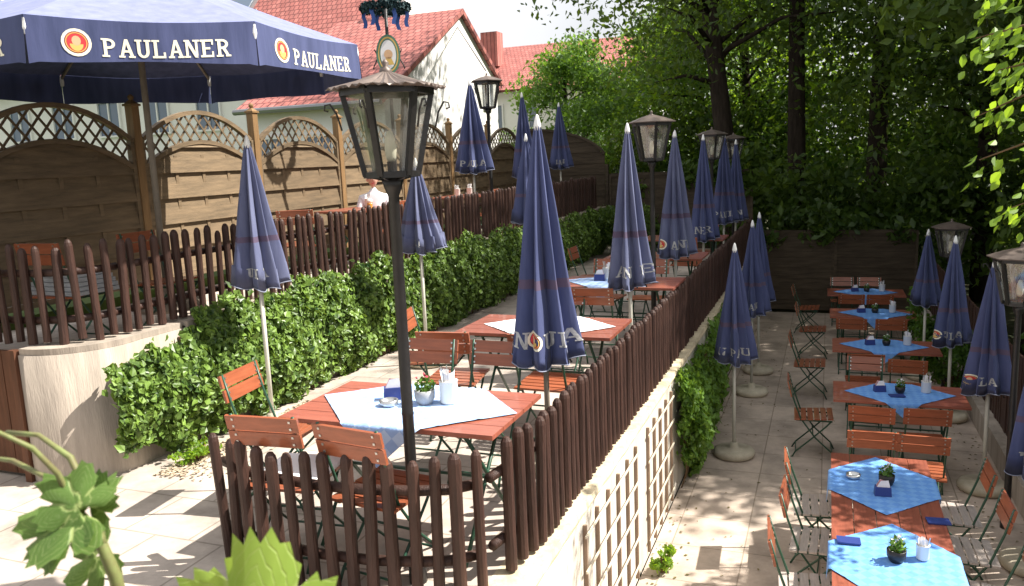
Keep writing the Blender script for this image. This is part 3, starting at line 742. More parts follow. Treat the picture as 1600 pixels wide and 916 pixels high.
# ------------------------------------------------------------------ tables
def table(name_m='tabletop', w=1.30, d=.76, h=.78):
    root = empty('table', (0, 0, 0)); m = MB(); n = 5
    for k in range(n): m.box((0, -d/2+d*(k+.5)/n, h-.0125), (w, d/n-.006, .025))
    m.build('tabletop', name_m, root)
    m = MB(); 
    for x in (-w/2+.18, w/2-.18): m.box((x, 0, h-.035), (.035, d-.08, .018))
    m.box((0, d/2-.06, h-.035), (w-.4, .02, .018)); m.box((0, -d/2+.06, h-.035), (w-.4, .02, .018))
    m.build('under_frame', 'green_steel', root)
    for x in (-w/2+.2, w/2-.2):
        for s_ in (1, -1):
            l = MB(); l.tube([(x+.012*s_, -s_*(d/2-.08), h-.045), (x+.012*s_, 0, h*.5), (x+.012*s_, s_*(d/2-.05), .01)], .012, 6); l.build('leg', 'green_steel', root, smooth=True)
    m = MB(); m.tube([(-w/2+.2, 0, h*.5), (w/2-.2, 0, h*.5)], .009, 6); m.build('stretcher', 'green_steel', root)
    return root
GT = 'red-brown slatted folding tables'
T0 = table(); T0.location = (-2.20, 3.98, Z1); tag(T0, 'nearest red-brown slatted table of the middle terrace, right behind the big lantern post', 'table', GT)
tabs = [((-2.17, 6.25, Z1), 0, 'second slatted table of the middle terrace, behind the largest folded parasol'),
        ((-2.10, 8.60, Z1), 0, 'third slatted table of the middle terrace, behind the second folded parasol'),
        ((-2.15, 10.95, Z1), 0, 'fourth slatted table of the middle terrace, left of the third folded parasol'),
        ((-2.15, 13.3, Z1), 0, 'furthest slatted table of the middle terrace, in the shade'),
        ((.45, 5.42, 0), PI/2, 'nearest slatted table of the lower terrace, cut by the bottom edge of the photo'),
        ((.45, 6.72, 0), PI/2, 'second slatted table of the lower terrace, butted lengthwise to the nearest one'),
        ((.75, 9.38, 0), 0, 'third slatted table of the lower terrace, crossways in the shade'),
        ((.75, 11.65, 0), 0, 'fourth slatted table of the lower terrace'),
        ((.72, 13.95, 0), 0, 'fifth slatted table of the lower terrace, in deep shade'),
        ((.68, 16.0, 0), 0, 'last slatted table of the lower terrace in front of the slatted panels'),
                ((-6.05, 9.9, ZF), PI/2, 'table on the upper terrace at which the person sits'),
        ((-5.9, 12.9, ZF), PI/2, 'table on the upper terrace beside the tall lantern with white things on it')]
T = [T0]
for p, rz, lb in tabs: T.append(dup(T0, p, rz, lb))

def tablecloth(loc, rz, w, d, side, m, label, seed):
    """square cloth laid cornerwise on a table of size w x d, corners hanging over the edges"""
    rnd = random.Random(seed); N = 56; vs = []; uv = []
    h = side/2; tilt = rnd.uniform(-.06, .06)+PI/4; ox = rnd.uniform(-.02, .02); oy = rnd.uniform(-.02, .02)
    for i in range(N+1):
        for j in range(N+1):
            a = -h+side*i/N; b = -h+side*j/N
            x = a*math.cos(tilt)-b*math.sin(tilt)+ox; y = a*math.sin(tilt)+b*math.cos(tilt)+oy; z = .784
            ex, ey = w/2+.008, d/2+.008
            z += .0025*math.sin(x*9+seed)*math.sin(y*11+seed)+.002
            if abs(y) > ey: over = abs(y)-ey; y = math.copysign(ey+.012+.05*over, y); z = .786-over*.97
            if abs(x) > ex: over = abs(x)-ex; x = math.copysign(ex+.012+.05*over, x); z = .786-over*.97
            z += .0035*sum(math.exp(-((q_-c_)/.012)**2) for q_ in (a, b) for c_ in (-h/2, 0, h/2)) if abs(x) < ex and abs(y) < ey else 0
            vs.append((x, y, z)); uv.append((i/N, j/N))
    f = [(i*(N+1)+j, (i+1)*(N+1)+j, (i+1)*(N+1)+j+1, i*(N+1)+j+1) for i in range(N) for j in range(N)]
    o = MB().add(vs, f).build('tablecloth', m, smooth=True, loc=loc, uv=uv); o.rotation_euler = (0, 0, rz)
    tag(o, label, 'tablecloth', 'cloths laid cornerwise on the tables'); return o
tablecloth((-2.20, 3.98, Z1), 0, 1.30, .76, .90, 'cloth_pale', 'pale blue checked cloth on the nearest middle-terrace table, one corner hanging down', 1)
tablecloth((-2.15, 6.25, Z1), 0, 1.30, .76, .80, 'cloth_white', 'white cloth on the table behind the largest folded parasol', 2)
tablecloth((-2.20, 8.60, Z1), 0, 1.30, .76, .76, 'cloth_pale', 'blue cloth on the third table of the middle terrace', 3)
tablecloth((.45, 5.42, 0), PI/2, 1.30, .76, .84, 'cloth_blue', 'bright blue cloth at the bottom right corner of the photo', 4)
tablecloth((.45, 6.72, 0), PI/2, 1.30, .76, .84, 'cloth_blue', 'bright blue cloth dappled by sun on the second lower table', 5)
tablecloth((.75, 9.38, 0), 0, 1.30, .76, .78, 'cloth_blue', 'blue cloth on the third lower table with a white pot at its right', 6)
tablecloth((.75, 11.65, 0), 0, 1.30, .76, .78, 'cloth_blue', 'blue cloth on the fourth lower table', 7)
tablecloth((.72, 13.95, 0), 0, 1.30, .76, .78, 'cloth_blue', 'blue cloth on the fifth lower table', 8)
tablecloth((.68, 16.0, 0), 0, 1.30, .76, .78, 'cloth_blue', 'dim blue cloth on the last lower table', 9)

# ------------------------------------------------------------------ folding chairs
def chair(slat='slat', bslat='slat'):
    root = empty('folding_chair', (0, 0, 0))     # faces +Y
    m = MB()
    for k in range(6): m.box((0, -.17+.07*k, .455-.004*k*(-1)), (.42, .058, .016), rx=.04)
    m.build('seat', slat, root)
    b = MB()
    for z, y in ((.845, -.262), (.755, -.240)): b.box((0, y, z), (.43, .016, .082), rx=.22)
    for z, y in ((.845, -.262), (.755, -.240)):
        for x in (-.17, .17):
            for dz in (.02, -.02): b.box((x, y-.0105-dz*.22, z+dz), (.012, .006, .012), mi=1, rx=.22)
            for dz in (.02, -.02): b.box((x, y+.0105-dz*.22, z+dz), (.012, .006, .012), mi=1, rx=.22)
    b.build('backrest', [bslat, 'steel'], root)
    for s_ in (-1, 1):
        x = s_*.185
        l = MB(); l.tube([(x, -.265, .89), (x, -.215, .70), (x, -.13, .46), (x, .02, .25), (x, .20, .08), (x, .235, .0)], .009, 6); l.build('long_leg', 'green_steel', root, smooth=True)
        l = MB(); x2 = s_*.165; l.tube([(x2, .19, .44), (x2, .14, .38), (x2, -.02, .22), (x2, -.18, .07), (x2, -.22, .0)], .009, 6); l.build('short_leg', 'green_steel', root, smooth=True)
    for (xx, yy, zz) in ((.185, .20, .08), (.165, -.18, .07), (.185, 0, .27)): MB().tube([(-xx, yy, zz), (xx, yy, zz)], .007, 6).build('crossbar', 'green_steel', root)
    for xx in (-.165, .165): MB().box((xx, 0.01, .437), (.02, .38, .014)).build('seat_rail', 'green_steel', root)
    return root
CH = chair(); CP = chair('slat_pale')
GC = 'folding garden chairs with orange slats'
N_ = 0; S_ = PI; E_ = -PI/2; W_ = PI/2     # facing direction: N_ looks away from the camera
CH.location = (-3.28, 4.16, Z1); CH.rotation_euler = (0, 0, E_+.12); tag(CH, 'orange folding chair at the left end of the nearest table, by the sunlit ivy', 'chair', GC)
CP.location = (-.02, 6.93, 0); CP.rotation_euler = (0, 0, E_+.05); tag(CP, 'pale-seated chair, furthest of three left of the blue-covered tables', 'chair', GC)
D = .25
chs = [
 (CH, -2.74, 3.57, Z1, N_+.12, 'folding chair behind the curved fence, left of the lantern post'),
 (CH, -2.13, 3.52, Z1, N_-.1, 'folding chair behind the curved fence, directly left of the lantern post foot'),
 (CH, -2.68, 4.90, Z1, S_+.04, 'dark red chair back beside the lantern post, on the far side of the nearest table'),
 (CH, -2.16, 4.92, Z1, S_-.06, 'chair on the far side of the nearest table, left of the largest folded parasol'),
 (CH, -2.72, 5.66, Z1, N_+.03, 'chair on the near side of the second table, mostly behind the other backs'),
 (CH, -1.95, 5.68, Z1, N_-.03, 'chair on the near side of the second table, behind the largest folded parasol'),
 (CH, -3.16, 6.22, Z1, E_+.25, 'orange chair at the left end of the second table, against dark ivy'),
 (CH, -2.40, 7.30, Z1, S_, 'chair on the far side of the second table of the middle terrace'),
 (CH, -2.12, 7.78, Z1, N_, 'chair back in front of the third table, left of the second folded parasol'),
 (CH, -1.95, 9.42, Z1, S_, 'chair on the far side of the third table of the middle terrace'),
 (CH, -2.50, 9.45, Z1, S_, 'left chair on the far side of the third table of the middle terrace'),
 (CH, -2.35, 10.2, Z1, N_, 'chair on the near side of the fourth table of the middle terrace'),
 (CH, -3.10, 11.0, Z1, E_, 'chair at the left end of the fourth table, by the shaded ivy'),
 (CH, -2.0, 12.5, Z1, N_, 'chair in front of the furthest table of the middle terrace'),
 (CH, -1.95, 14.1, Z1, S_, 'chair behind the furthest table of the middle terrace'),
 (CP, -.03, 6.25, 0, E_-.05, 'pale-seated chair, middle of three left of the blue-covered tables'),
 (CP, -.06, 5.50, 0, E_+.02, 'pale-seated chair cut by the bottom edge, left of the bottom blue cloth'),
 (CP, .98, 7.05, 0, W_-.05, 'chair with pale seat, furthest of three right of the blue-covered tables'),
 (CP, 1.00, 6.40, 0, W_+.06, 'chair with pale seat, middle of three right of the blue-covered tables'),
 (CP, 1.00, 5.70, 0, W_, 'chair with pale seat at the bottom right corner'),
 (CH, .40, 7.98, 0, N_+.04+0, 'orange chair back at the head of the second lower table, left one'),
 (CH, .82, 7.96, 0, N_-.08, 'orange chair at the head of the second lower table, right one, slightly lower'),
 (CH, .46, 8.74, 0, N_, 'orange chair back at the near side of the third lower table, left one'),
 (CH, .96, 8.78, 0, N_+.05, 'orange chair back at the near side of the third lower table, right one'),
 (CH, -.12, 9.45, 0, E_+.1, 'folding chair sideways at the left end of the third lower table'),
 (CH, .47, 10.3, 0, S_+.02, 'chair on the far side of the third lower table, left one'),
 (CH, .96, 10.75, 0, N_, 'chair at the near side of the fourth lower table, right one'),
 (CH, .48, 10.95, 0, N_+.04, 'chair at the near side of the fourth lower table, left one'),
 (CH, -.18, 11.8, 0, E_-.05, 'folding chair sideways at the left end of the fourth lower table, crossed legs in view'),
 (CH, .40, 13.2, 0, N_, 'chair at the near side of the fifth lower table, left one'),
 (CH, .92, 13.22, 0, N_+.03, 'chair at the near side of the fifth lower table, right one'),
 (CH, -.20, 14.1, 0, E_, 'folding chair sideways at the left end of the fifth lower table'),
 (CH, .40, 15.35, 0, N_, 'chair at the near side of the last lower table, left one'),
 (CH, .88, 15.37, 0, N_, 'chair at the near side of the last lower table, right one'),
 (CH, .30, 16.85, 0, S_, 'chair beyond the last lower table, left one'),
 (CH, .78, 16.87, 0, S_, 'chair beyond the last lower table, right one'),
 (CH, -.30, 16.0, 0, E_, 'folding chair sideways at the left end of the last lower table'),
 (CH, -5.62, 4.72, ZF, N_+.1, 'red chair back seen through the curved pickets at left, grey cloth on its seat'),
 (CH, -5.25, 5.35, ZF, E_+.1, 'orange seat chair seen through the pickets near the open parasol pole'),
 (CH, -5.9, 8.2, ZF, N_+.35, 'orange chair back standing above the picket fence, left of the seated person'),
 (CH, -5.55, 9.7, ZF, W_, 'chair at the person\'s table, on the fence side'),
 (CH, -5.45, 12.7, ZF, W_, 'chair at the table beside the tall lantern'),
]
for src, x, y, z, rz, lb in chs: dup(src, (x+JR.uniform(-.02, .02), y, z), rz+JR.uniform(-.07, .07), lb)

# ------------------------------------------------------------------ small things on the tables
def pot(x, y, z, label, napkin=True, s=1.0):
    r = empty('cutlery_pot', (x, y, z), 0, label, 'pot', 'white pots with napkins and cutlery')
    MB().lathe([(.045*s, 0), (.050*s, .01), (.050*s, .12*s), (.054*s, .125*s), (.046*s, .126*s), (.044*s, .02)], 18).build('pot', 'ceramic', r, smooth=True)
    m = MB(); rnd = random.Random(int(x*100+y*10))
    for k in range(7):
        a = rnd.uniform(0, 6.28); q = .03*s; m.add([(q*math.cos(a), q*math.sin(a), .09*s), (q*math.cos(a+1), q*math.sin(a+1), .09*s), (1.5*q*math.cos(a+.8), 1.5*q*math.sin(a+.8), (.16+rnd.random()*.035)*s), (1.1*q*math.cos(a), 1.1*q*math.sin(a), (.17+rnd.random()*.02)*s)], [(0, 1, 2, 3)])
    m.build('napkins', 'paper', r)
    m = MB()
    for k in range(3):
        a = rnd.uniform(0, 6.28); m.tube([(.02*math.cos(a), .02*math.sin(a), .05), (.045*math.cos(a), .045*math.sin(a), .2*s)], .004, 5)
    m.build('cutlery', 'steel', r); return r
def napkin_box(x, y, z, label, rz=0):
    r = empty('napkin_holder', (x, y, z), rz, label, 'napkin holder', 'dark blue napkin holders')
    m = MB(); m.add([(-.06, -.035, 0), (.06, -.035, 0), (.06, .035, 0), (-.06, .035, 0), (-.055, -.03, .07), (.055, -.03, .07), (.055, .03, .07), (-.055, .03, .07)], [(0, 3, 2, 1), (0, 1, 5, 4), (1, 2, 6, 5), (2, 3, 7, 6), (3, 0, 4, 7), (4, 5, 6, 7)])
    m.build('holder', 'navy', r)
    n = MB()
    for k in range(5): n.add([(-.05, -.02+.009*k, .065), (.05, -.02+.009*k, .065), (.035, -.018+.009*k, .125-.006*k), (-.02, -.02+.009*k, .12)], [(0, 1, 2, 3)], k % 2)
    n.build('napkins', ['paper', 'redpaper'], r); return r
def leaves_into(m, c, rad, n, size, rnd, mi=0, flat=1.0, updir=0):
    for k in range(n):
        d = Vector((rnd.gauss(0, 1), rnd.gauss(0, 1), rnd.gauss(0, 1)*flat)); d.normalize(); p = Vector(c)+Vector((d.x*rad[0], d.y*rad[1], d.z*rad[2]))*(rnd.random()**.4)
        a = Vector((rnd.gauss(0, 1), rnd.gauss(0, 1), rnd.gauss(0, 1)+updir)).normalized(); b = a.cross(Vector((rnd.gauss(0, 1), rnd.gauss(0, 1), rnd.gauss(0, 1)))).normalized()
        s = size*rnd.uniform(.6, 1.3); m.add([p-a*s, p+b*s*.55, p+a*s, p-b*s*.55], [(0, 1, 2, 3)], mi)
def flowerpot(x, y, z, label, dark=False, s=1.0):
    r = empty('flower_pot', (x, y, z), 0, label, 'flower pot', 'small table plants')
    MB().lathe([(.035*s, 0), (.05*s, .03*s), (.052*s, .07*s), (.046*s, .072*s), (.03*s, .03*s)], 16).build('pot', 'black_iron' if dark else 'grey_cloth', r, smooth=True)
    m = MB(); leaves_into(m, (0, 0, .10*s), (.05*s, .05*s, .05*s), 90, .016*s, random.Random(int(x*77+y*13)))
    m.build('foliage', 'leaf_mid', r)
    m = MB(); leaves_into(m, (0, 0, .13*s), (.045*s, .045*s, .03*s), 16, .012*s, random.Random(5)); m.build('petals', 'redpaper' if not dark else 'paper', r); return r
def menu(x, y, z, rz, label):
    m = MB().box((0, 0, .006), (.15, .10, .010), rz=0); o = m.build('menu_card', 'navy', loc=(x, y, z)); o.rotation_euler = (0, 0, rz); return tag(o, label, 'menu', 'dark blue menu cards')
def ashtray(x, y, z, label):
    return tag(MB().lathe([(.05, 0), (.055, .008), (.055, .03), (.045, .032), (.04, .012)], 16).build('ashtray', 'glass' if False else 'steel', smooth=True, loc=(x, y, z)), label, 'ashtray', 'metal ashtrays')
zt1 = Z1+.789; zt0 = .789
napkin_box(-2.36, 4.05, zt1, 'napkin holder with white and red napkins left of the lantern post on the nearest table', .5)
flowerpot(-2.13, 4.0, zt1, 'small plant half behind the lantern post on the nearest table', s=1.15)
pot(-2.0, 4.05, zt1, 'white pot stuffed with napkins right of the lantern post on the nearest table', s=1.05)
napkin_box(-2.20, 6.25, zt1, 'napkin holder on the white cloth left of the largest folded parasol', .2)
pot(-1.98, 6.3, zt1, 'white pot on the second middle-terrace table, hidden mostly by the largest parasol')
napkin_box(-2.33, 8.62, zt1, 'blue napkin holder on the third middle-terrace table', .1)
pot(-2.28, 8.75, zt1, 'white pot on the third middle-terrace table')
for k, (cx_, cy_, nm) in enumerate([(.75, 9.38, 'third'), (.75, 11.65, 'fourth'), (.72, 13.95, 'fifth'), (.68, 16.0, 'last')]):
    napkin_box(cx_-.18, cy_+.02, zt0, 'napkin holder at the left of the cloth on the %s lower table' % nm, .3)
    flowerpot(cx_+.02, cy_-.0, zt0, 'small dark table plant in the middle of the %s lower table' % nm, True)
    pot(cx_+.28, cy_+.08, zt0, 'white pot at the right of the cloth on the %s lower table' % nm)
    if k == 0: menu(cx_-.02, cy_-.14, zt0+.003, .2, 'dark blue menu card lying on the third lower table')
flowerpot(.48, 6.72, zt0, 'tall dark table plant in the middle of the second lower table', True, 1.15)
flowerpot(.46, 5.42, zt0, 'tall dark table plant on the bottom blue cloth', True, 1.15)
napkin_box(.44, 6.50, zt0, 'dark napkin holder in front of the plant on the second lower table', .1)
menu(.18, 5.62, zt0+.003, .05, 'dark blue menu card on the left of the bottom blue cloth')
menu(.78, 6.12, zt0-.006, .1, 'dark menu card on bare wood at the right edge of the second lower table')
pot(.62, 5.50, zt0, 'white pot right of the plant on the bottom blue cloth', s=.8)
ashtray(.24, 6.80, zt0+.002, 'metal ashtray on the left of the second lower table cloth')
ashtray(-2.32, 3.92, zt1+.002, 'metal ashtray on the nearest middle-terrace table')
gc = MB()
for k in range(5): gc.box((0, .0, .482+.034*k-.0), (.56-.03*k, .40-.02*k, .030), rz=.03*(k-2))
o = gc.build('folded_cloths', 'grey_cloth', loc=(-5.62, 4.74, ZF)); tag(o, 'pile of folded grey cloths on a chair seat behind the curved pickets at left', 'cloth')
for (xx, yy, lb) in ((-5.9, 12.7, 'white pot nearer on the table beside the tall lantern'), (-5.85, 13.1, 'white pot further on the table beside the tall lantern'), (-6.0, 9.95, 'white pot on the seated person\'s table')): pot(xx, yy, ZF+.785, lb)
# white cushion on near chair
cu = MB().box((0, 0, .48), (.40, .38, .035)).build('seat_cushion', 'paper', loc=(-2.74, 3.62, Z1)); cu.rotation_euler = (0, 0, .12)
bv = cu.modifiers.new('b', 'BEVEL'); bv.width = .014; bv.segments = 3
tag(cu, 'white cushion on the chair behind the left part of the curved fence', 'cushion')

# ------------------------------------------------------------------ person
def skin_chain(verts, edges, radii, name, m, parent=None, lvl=1):
    me = bpy.data.meshes.new(name); me.from_pydata(verts, edges, []); me.materials.append(M[m])
    o = bpy.data.objects.new(name, me); C.objects.link(o)
    if parent: o.parent = parent
    md = o.modifiers.new('skin', 'SKIN'); md.use_smooth_shade = True
    me.skin_vertices.new() if not me.skin_vertices else None
    for i, r_ in enumerate(radii): me.skin_vertices[0].data[i].radius = (r_, r_) if not hasattr(r_, '__len__') else r_
    me.skin_vertices[0].data[0].use_root = True
    sb = o.modifiers.new('sub', 'SUBSURF'); sb.levels = lvl; sb.render_levels = lvl
    return o
def person():
    # seated, facing local -Y ; hips at seat height
    V = [(0, 0, .52), (0, .01, .66), (0, .0, .82), (0, -.02, .97), (0, -.03, 1.05),      # 0-4 pelvis, belly, chest, upper chest, neck
         (-.17, -.01, .97), (-.24, -.08, .72), (-.16, -.30, .80), (-.12, -.36, .84),       # 5-8 right arm raised to the glass
         (.17, -.01, .97), (.24, -.06, .71), (.16, -.30, .70), (.10, -.36, .70),       # 9-12 left arm on the table
         (-.10, -.02, .50), (-.12, -.42, .50), (-.12, -.44, .08), (-.12, -.56, .04),
         (.10, -.02, .50), (.12, -.42, .50), (.12, -.44, .08), (.12, -.56, .04), (0, -.04, 1.13)]
    Ed = [(0, 1), (1, 2), (2, 3), (3, 4), (3, 5), (5, 6), (6, 7), (7, 8), (3, 9), (9, 10), (10, 11), (11, 12), (0, 13), (13, 14), (14, 15), (15, 16), (0, 17), (17, 18), (18, 19), (19, 20), (4, 21)]
    Rr = [(.15, .12), (.15, .12), (.16, .12), (.14, .10), .055, .065, .05, .038, .03, .065, .05, .038, .03, .09, .07, .045, .04, .09, .07, .045, .04, .05]
    p = empty('person', (-6.15, 10.36, ZF-.07), .55, 'person in a white shirt sitting on the upper terrace, raising a glass of beer', 'person')
    b = skin_chain(V, Ed, Rr, 'body', 'shirt', p)
    for m_ in ('skin', 'trouser'): b.data.materials.append(M[m_])
    # head with face
    h = MB(); n = 18; K = 14; vs = []
    for i in range(K):
        ph = PI*i/(K-1); 
        for k in range(n):
            th = 2*PI*k/n; r = math.sin(ph); x = .075*r*math.cos(th); y = .093*r*math.sin(th); z = .115*math.cos(ph)
            if z < 0: x *= 1+z*2.6; y *= 1+z*1.2
            if y < 0 and abs(x) < .014 and -.04 < z < .02: y -= .02
            vs.append((x, y-.05, z+1.235))
    fs = [(i*n+k, (i+1)*n+k, (i+1)*n+(k+1) % n, i*n+(k+1) % n) for i in range(K-1) for k in range(n)]
    h.add(vs, fs)
    for s_ in (-1, 1): h.lathe([(.008, -.025), (.018, -.01), (.018, .012), (.008, .025)], 8, c=(s_*.078, -.04, 1.23))
    hd = h.build('head', 'skin', p, smooth=True)
    e = MB()
    for s_ in (-1, 1): e.lathe([(.004, -.008), (.011, 0), (.004, .008)], 8, c=(s_*.030, -.137, 1.247))
    e.build('eyes', 'trouser', hd); MB().box((0, -.136, 1.178), (.045, .012, .008)).build('mouth', 'redpaper', hd)
    hr = MB(); vs = []
    for i in range(8):
        ph = PI*.50*i/7
        for k in range(n):
            th = 2*PI*k/n; r = math.sin(ph*1.05); dz = .03 if math.sin(th) < -.3 else -.03
            vs.append((.083*r*math.cos(th), .10*r*math.sin(th)-.045, 1.24+.122*math.cos(ph)+dz*(i/7)+.004*math.sin(5*th)))
    hr.add(vs, [(i*n+k, (i+1)*n+k, (i+1)*n+(k+1) % n, i*n+(k+1) % n) for i in range(7) for k in range(n)]); hr.build('hair', 'hair', p, smooth=True)
    for base, dr in (((-.12, -.36, .84), (.3, -1, .1)), ((.10, -.36, .70), (-.3, -1, 0))):
        b0 = Vector(base); d = Vector(dr).normalized(); side = d.cross(Vector((0, 0, 1))).normalized()
        v = [b0, b0+d*.05]; ed = [(0, 1)]; rad_ = [.028, .032]
        for q, L in zip((-.028, -.010, .010, .028), (.060, .072, .068, .052)):
            i0 = len(v); v += [b0+d*.085+Vector((0, 0, q)), b0+d*(.085+L*.55)+Vector((0, 0, q))+side*.012, b0+d*(.085+L*.6)+Vector((0, 0, q))+side*.045]
            ed += [(1, i0), (i0, i0+1), (i0+1, i0+2)]; rad_ += [.010, .009, .008]
        i0 = len(v); v += [b0+d*.05+side*.04+Vector((0, 0, .02)), b0+d*.09+side*.055+Vector((0, 0, .02))]; ed += [(0, i0), (i0, i0+1)]; rad_ += [.011, .009]
        skin_chain([tuple(x) for x in v], ed, rad_, 'hand', 'skin', p)
    # trousers as clothing over the legs
    V2 = [V[i] for i in (0, 13, 14, 15, 17, 18, 19)]
    skin_chain([(0, 0, .55)]+V2[1:], [(0, 1), (1, 2), (2, 3), (0, 4), (4, 5), (5, 6)], [(.158, .135), .105, .083, .06, .105, .083, .06], 'trousers', 'trouser', p)
    g = empty('beer_glass', (0, 0, 0), 0, 'glass of beer with foam in the seated person\'s hand', 'glass')
    pm = Matrix.Translation((-6.15, 10.36, ZF-.07)) @ Matrix.Rotation(.55, 4, 'Z'); g.location = pm @ Vector((-.07, -.46, .77))
    MB().lathe([(.032, 0), (.030, .02), (.040, .13), (.040, .15)], 14).build('beer', 'beer', g, smooth=True)
    MB().lathe([(.040, .1505), (.043, .19), (.036, .195)], 14).build('foam', 'foam', g, smooth=True)
person()
dup(CH, (-6.15, 10.40, ZF), .55+PI, 'chair under the seated person on the upper terrace')

# ------------------------------------------------------------------ sign and wreath pole
sg = empty('pole_sign', (-5.35, 9.62, Z2), 0, 'oval green framed sign on a pole above the big lantern', 'sign')
MB().tube([(0, 0, 0), (0, 0, 3.4)], .022, 8).build('pole', 'black_iron', sg, smooth=True)
fd = math.atan2(9.62, -5.35)  # direction away from camera
ux = Vector((math.sin(fd), -math.cos(fd), 0)); nx = Vector((-math.cos(fd), -math.sin(fd), 0))
def sf(u, v, off=0): return ux*u+Vector((0, 0, 2.60+v))+nx*(.03+off)
def oval(mb, a0, b0, a1, b1, off, mi, n=32):
    for k in range(n):
        t = 2*PI*k/n; s_ = 2*PI*(k+1)/n
        mb.add([sf(a1*math.cos(t), b1*math.sin(t), off), sf(a1*math.cos(s_), b1*math.sin(s_), off), sf(a0*math.cos(s_), b0*math.sin(s_), off), sf(a0*math.cos(t), b0*math.sin(t), off)], [(0, 1, 2, 3)], mi)
m = MB(); oval(m, 0, 0, .155, .25, 0, 0); oval(m, 0, 0, .155, .25, -.03, 0)
for k in range(32):
    t = 2*PI*k/32; s_ = 2*PI*(k+1)/32
    m.add([sf(.155*math.cos(t), .25*math.sin(t), 0), sf(.155*math.cos(s_), .25*math.sin(s_), 0), sf(.155*math.cos(s_), .25*math.sin(s_), -.03), sf(.155*math.cos(t), .25*math.sin(t), -.03)], [(0, 1, 2, 3)])
m.build('plate', 'sign_green', sg)
m = MB(); oval(m, .115, .20, .13, .22, .004, 0); oval(m, 0, 0, .10, .18, .003, 2); oval(m, 0, 0, .055, .06, .006, 3)
for k in range(8): pass
vv = [sf(-.07, -.13, .006), sf(.07, -.13, .006), sf(.03, -.03, .006), sf(-.03, -.03, .006)]; m.add(vv, [(0, 1, 2, 3)], 1)
m.build('emblem', ['gold', 'gold', 'frame_white', 'tan'], sg)
m = MB()
for s_ in (1, -1):
    pts = [ux*s_*(.17+.03*math.cos(t))+Vector((0, 0, 2.42+.05*t))+nx*.0 for t in np.linspace(0, 5, 12)]; m.tube(pts, .008, 6)
m.build('scroll', 'black_iron', sg, smooth=True)
wr = empty('ribbon_wreath', (-5.35, 9.62, Z2+3.12), 0, 'round dark wreath with hanging blue ribbons above the oval sign', 'wreath')
m = MB(); rnd = random.Random(3)
for k in range(26):
    t = 2*PI*k/26; leaves_into(m, (.27*math.cos(t), .27*math.sin(t), .06), (.06, .06, .06), 60, .03, rnd)
m.build('foliage', mat('dark_wreath_green', (.02, .045, .05), .7, .2), wr)
for k in range(6):
    t = 2*PI*k/6+.4; q = MB(); c_ = Vector((.27*math.cos(t), .27*math.sin(t), 0))
    for j in range(5):
        o0 = .012*math.sin(j*1.3+k); o1 = .012*math.sin((j+1)*1.3+k); a_ = c_+ux*(o0-.03)+Vector((0, 0, .02-.04*j)); b_ = c_+ux*(o0+.02)+Vector((0, 0, .02-.04*j)); c2 = c_+ux*(o1+.02)+Vector((0, 0, .02-.04*(j+1))); d2 = c_+ux*(o1-.03)+Vector((0, 0, .02-.04*(j+1)))
        q.add([a_, b_, c2, d2], [(0, 1, 2, 3)])
    q.build('ribbon', 'ribbon', wr)

# ------------------------------------------------------------------ houses
def window(par, c, wd, h, axis='x', dirn=-1):
    """frame with panes on a wall facing -Y (axis x) or +X (axis y)"""
    f = MB(); t = .07
    def bx(u0, v0, du, dv, dep, dp):
        if axis == 'x': f_.box((c[0]+u0, c[1]-dp, c[2]+v0), (du, dep, dv))
        else: f_.box((c[0]+dp, c[1]+u0, c[2]+v0), (dep, du, dv))
    f_ = f
    bx(-wd/2, 0, t, h+t, .10, .05); bx(wd/2, 0, t, h+t, .10, .05); bx(0, h/2, wd-t, t, .10, .05); bx(0, -h/2, wd-t, t, .10, .05); bx(0, 0, t*.8, h-t, .08, .04)
    fo = f.build('window', 'frame_white', par)
    f_ = MB(); bx(0, 0, wd-t, h-t, .02, .015); f_.build('pane', 'win', fo)
# house A : ridge along X, gable wall facing +X
ha = empty('gabled_house', (-9.5, 20.9, Z2), 0, 'white house with red tiled roof and bright gable right of the big lantern', 'house')
def Lc(x, y, z): return (x+9.5, y-20.9, z-Z2)
xg, y0, y1, yr, ze, za, xl = -9.5, 16.75, 23.7, 21.2, 5.0, 7.42, -13.4
m = MB(); v = [Lc(xg, y0, Z2), Lc(xg, y1, Z2), Lc(xg, y1, ze+.85), Lc(xg, yr, za), Lc(xg, y0, ze), Lc(xl, y0, Z2), Lc(xl, y1, Z2), Lc(xl, y1, ze+.85), Lc(xl, yr, za), Lc(xl, y0, ze)]
m.add(v, [(0, 1, 2, 3, 4), (9, 8, 7, 6, 5), (0, 4, 9, 5), (1, 6, 7, 2)]); m.build('wall', 'render', ha)
def roofslab(par, a, b, c, d, th=.12, name='roof'):
    """a-b eave, d-c ridge (world corners); object oriented so tiles follow the slope"""
    a, b, c, d = map(Vector, (a, b, c, d)); ex = (b-a).normalized(); up = (d-a)-ex*(d-a).dot(ex); ey = up.normalized(); ez = ex.cross(ey)
    Mx = Matrix((ex, ey, ez)).transposed().to_4x4(); Mx.translation = a
    inv = Mx.inverted(); q = [inv @ p for p in (a, b, c, d)]
    vs = [(p.x, p.y, 0) for p in q]+[(p.x, p.y, -th) for p in q]
    o = MB().add(vs, [(0, 1, 2, 3), (7, 6, 5, 4), (0, 4, 5, 1), (1, 5, 6, 2), (2, 6, 7, 3), (3, 7, 4, 0)]).build(name, 'roof', par)
    o.matrix_local = Mx; return o
roofslab(ha, Lc(xl, y0-.35, ze-.10), Lc(xg+.12, y0-.35, ze-.10), Lc(xg+.12, yr, za+.14), Lc(xl, yr, za+.14))
roofslab(ha, Lc(xg+.12, y1+.3, ze+.78), Lc(xl, y1+.3, ze+.78), Lc(xl, yr+.005, za+.13), Lc(xg+.12, yr+.005, za+.13))
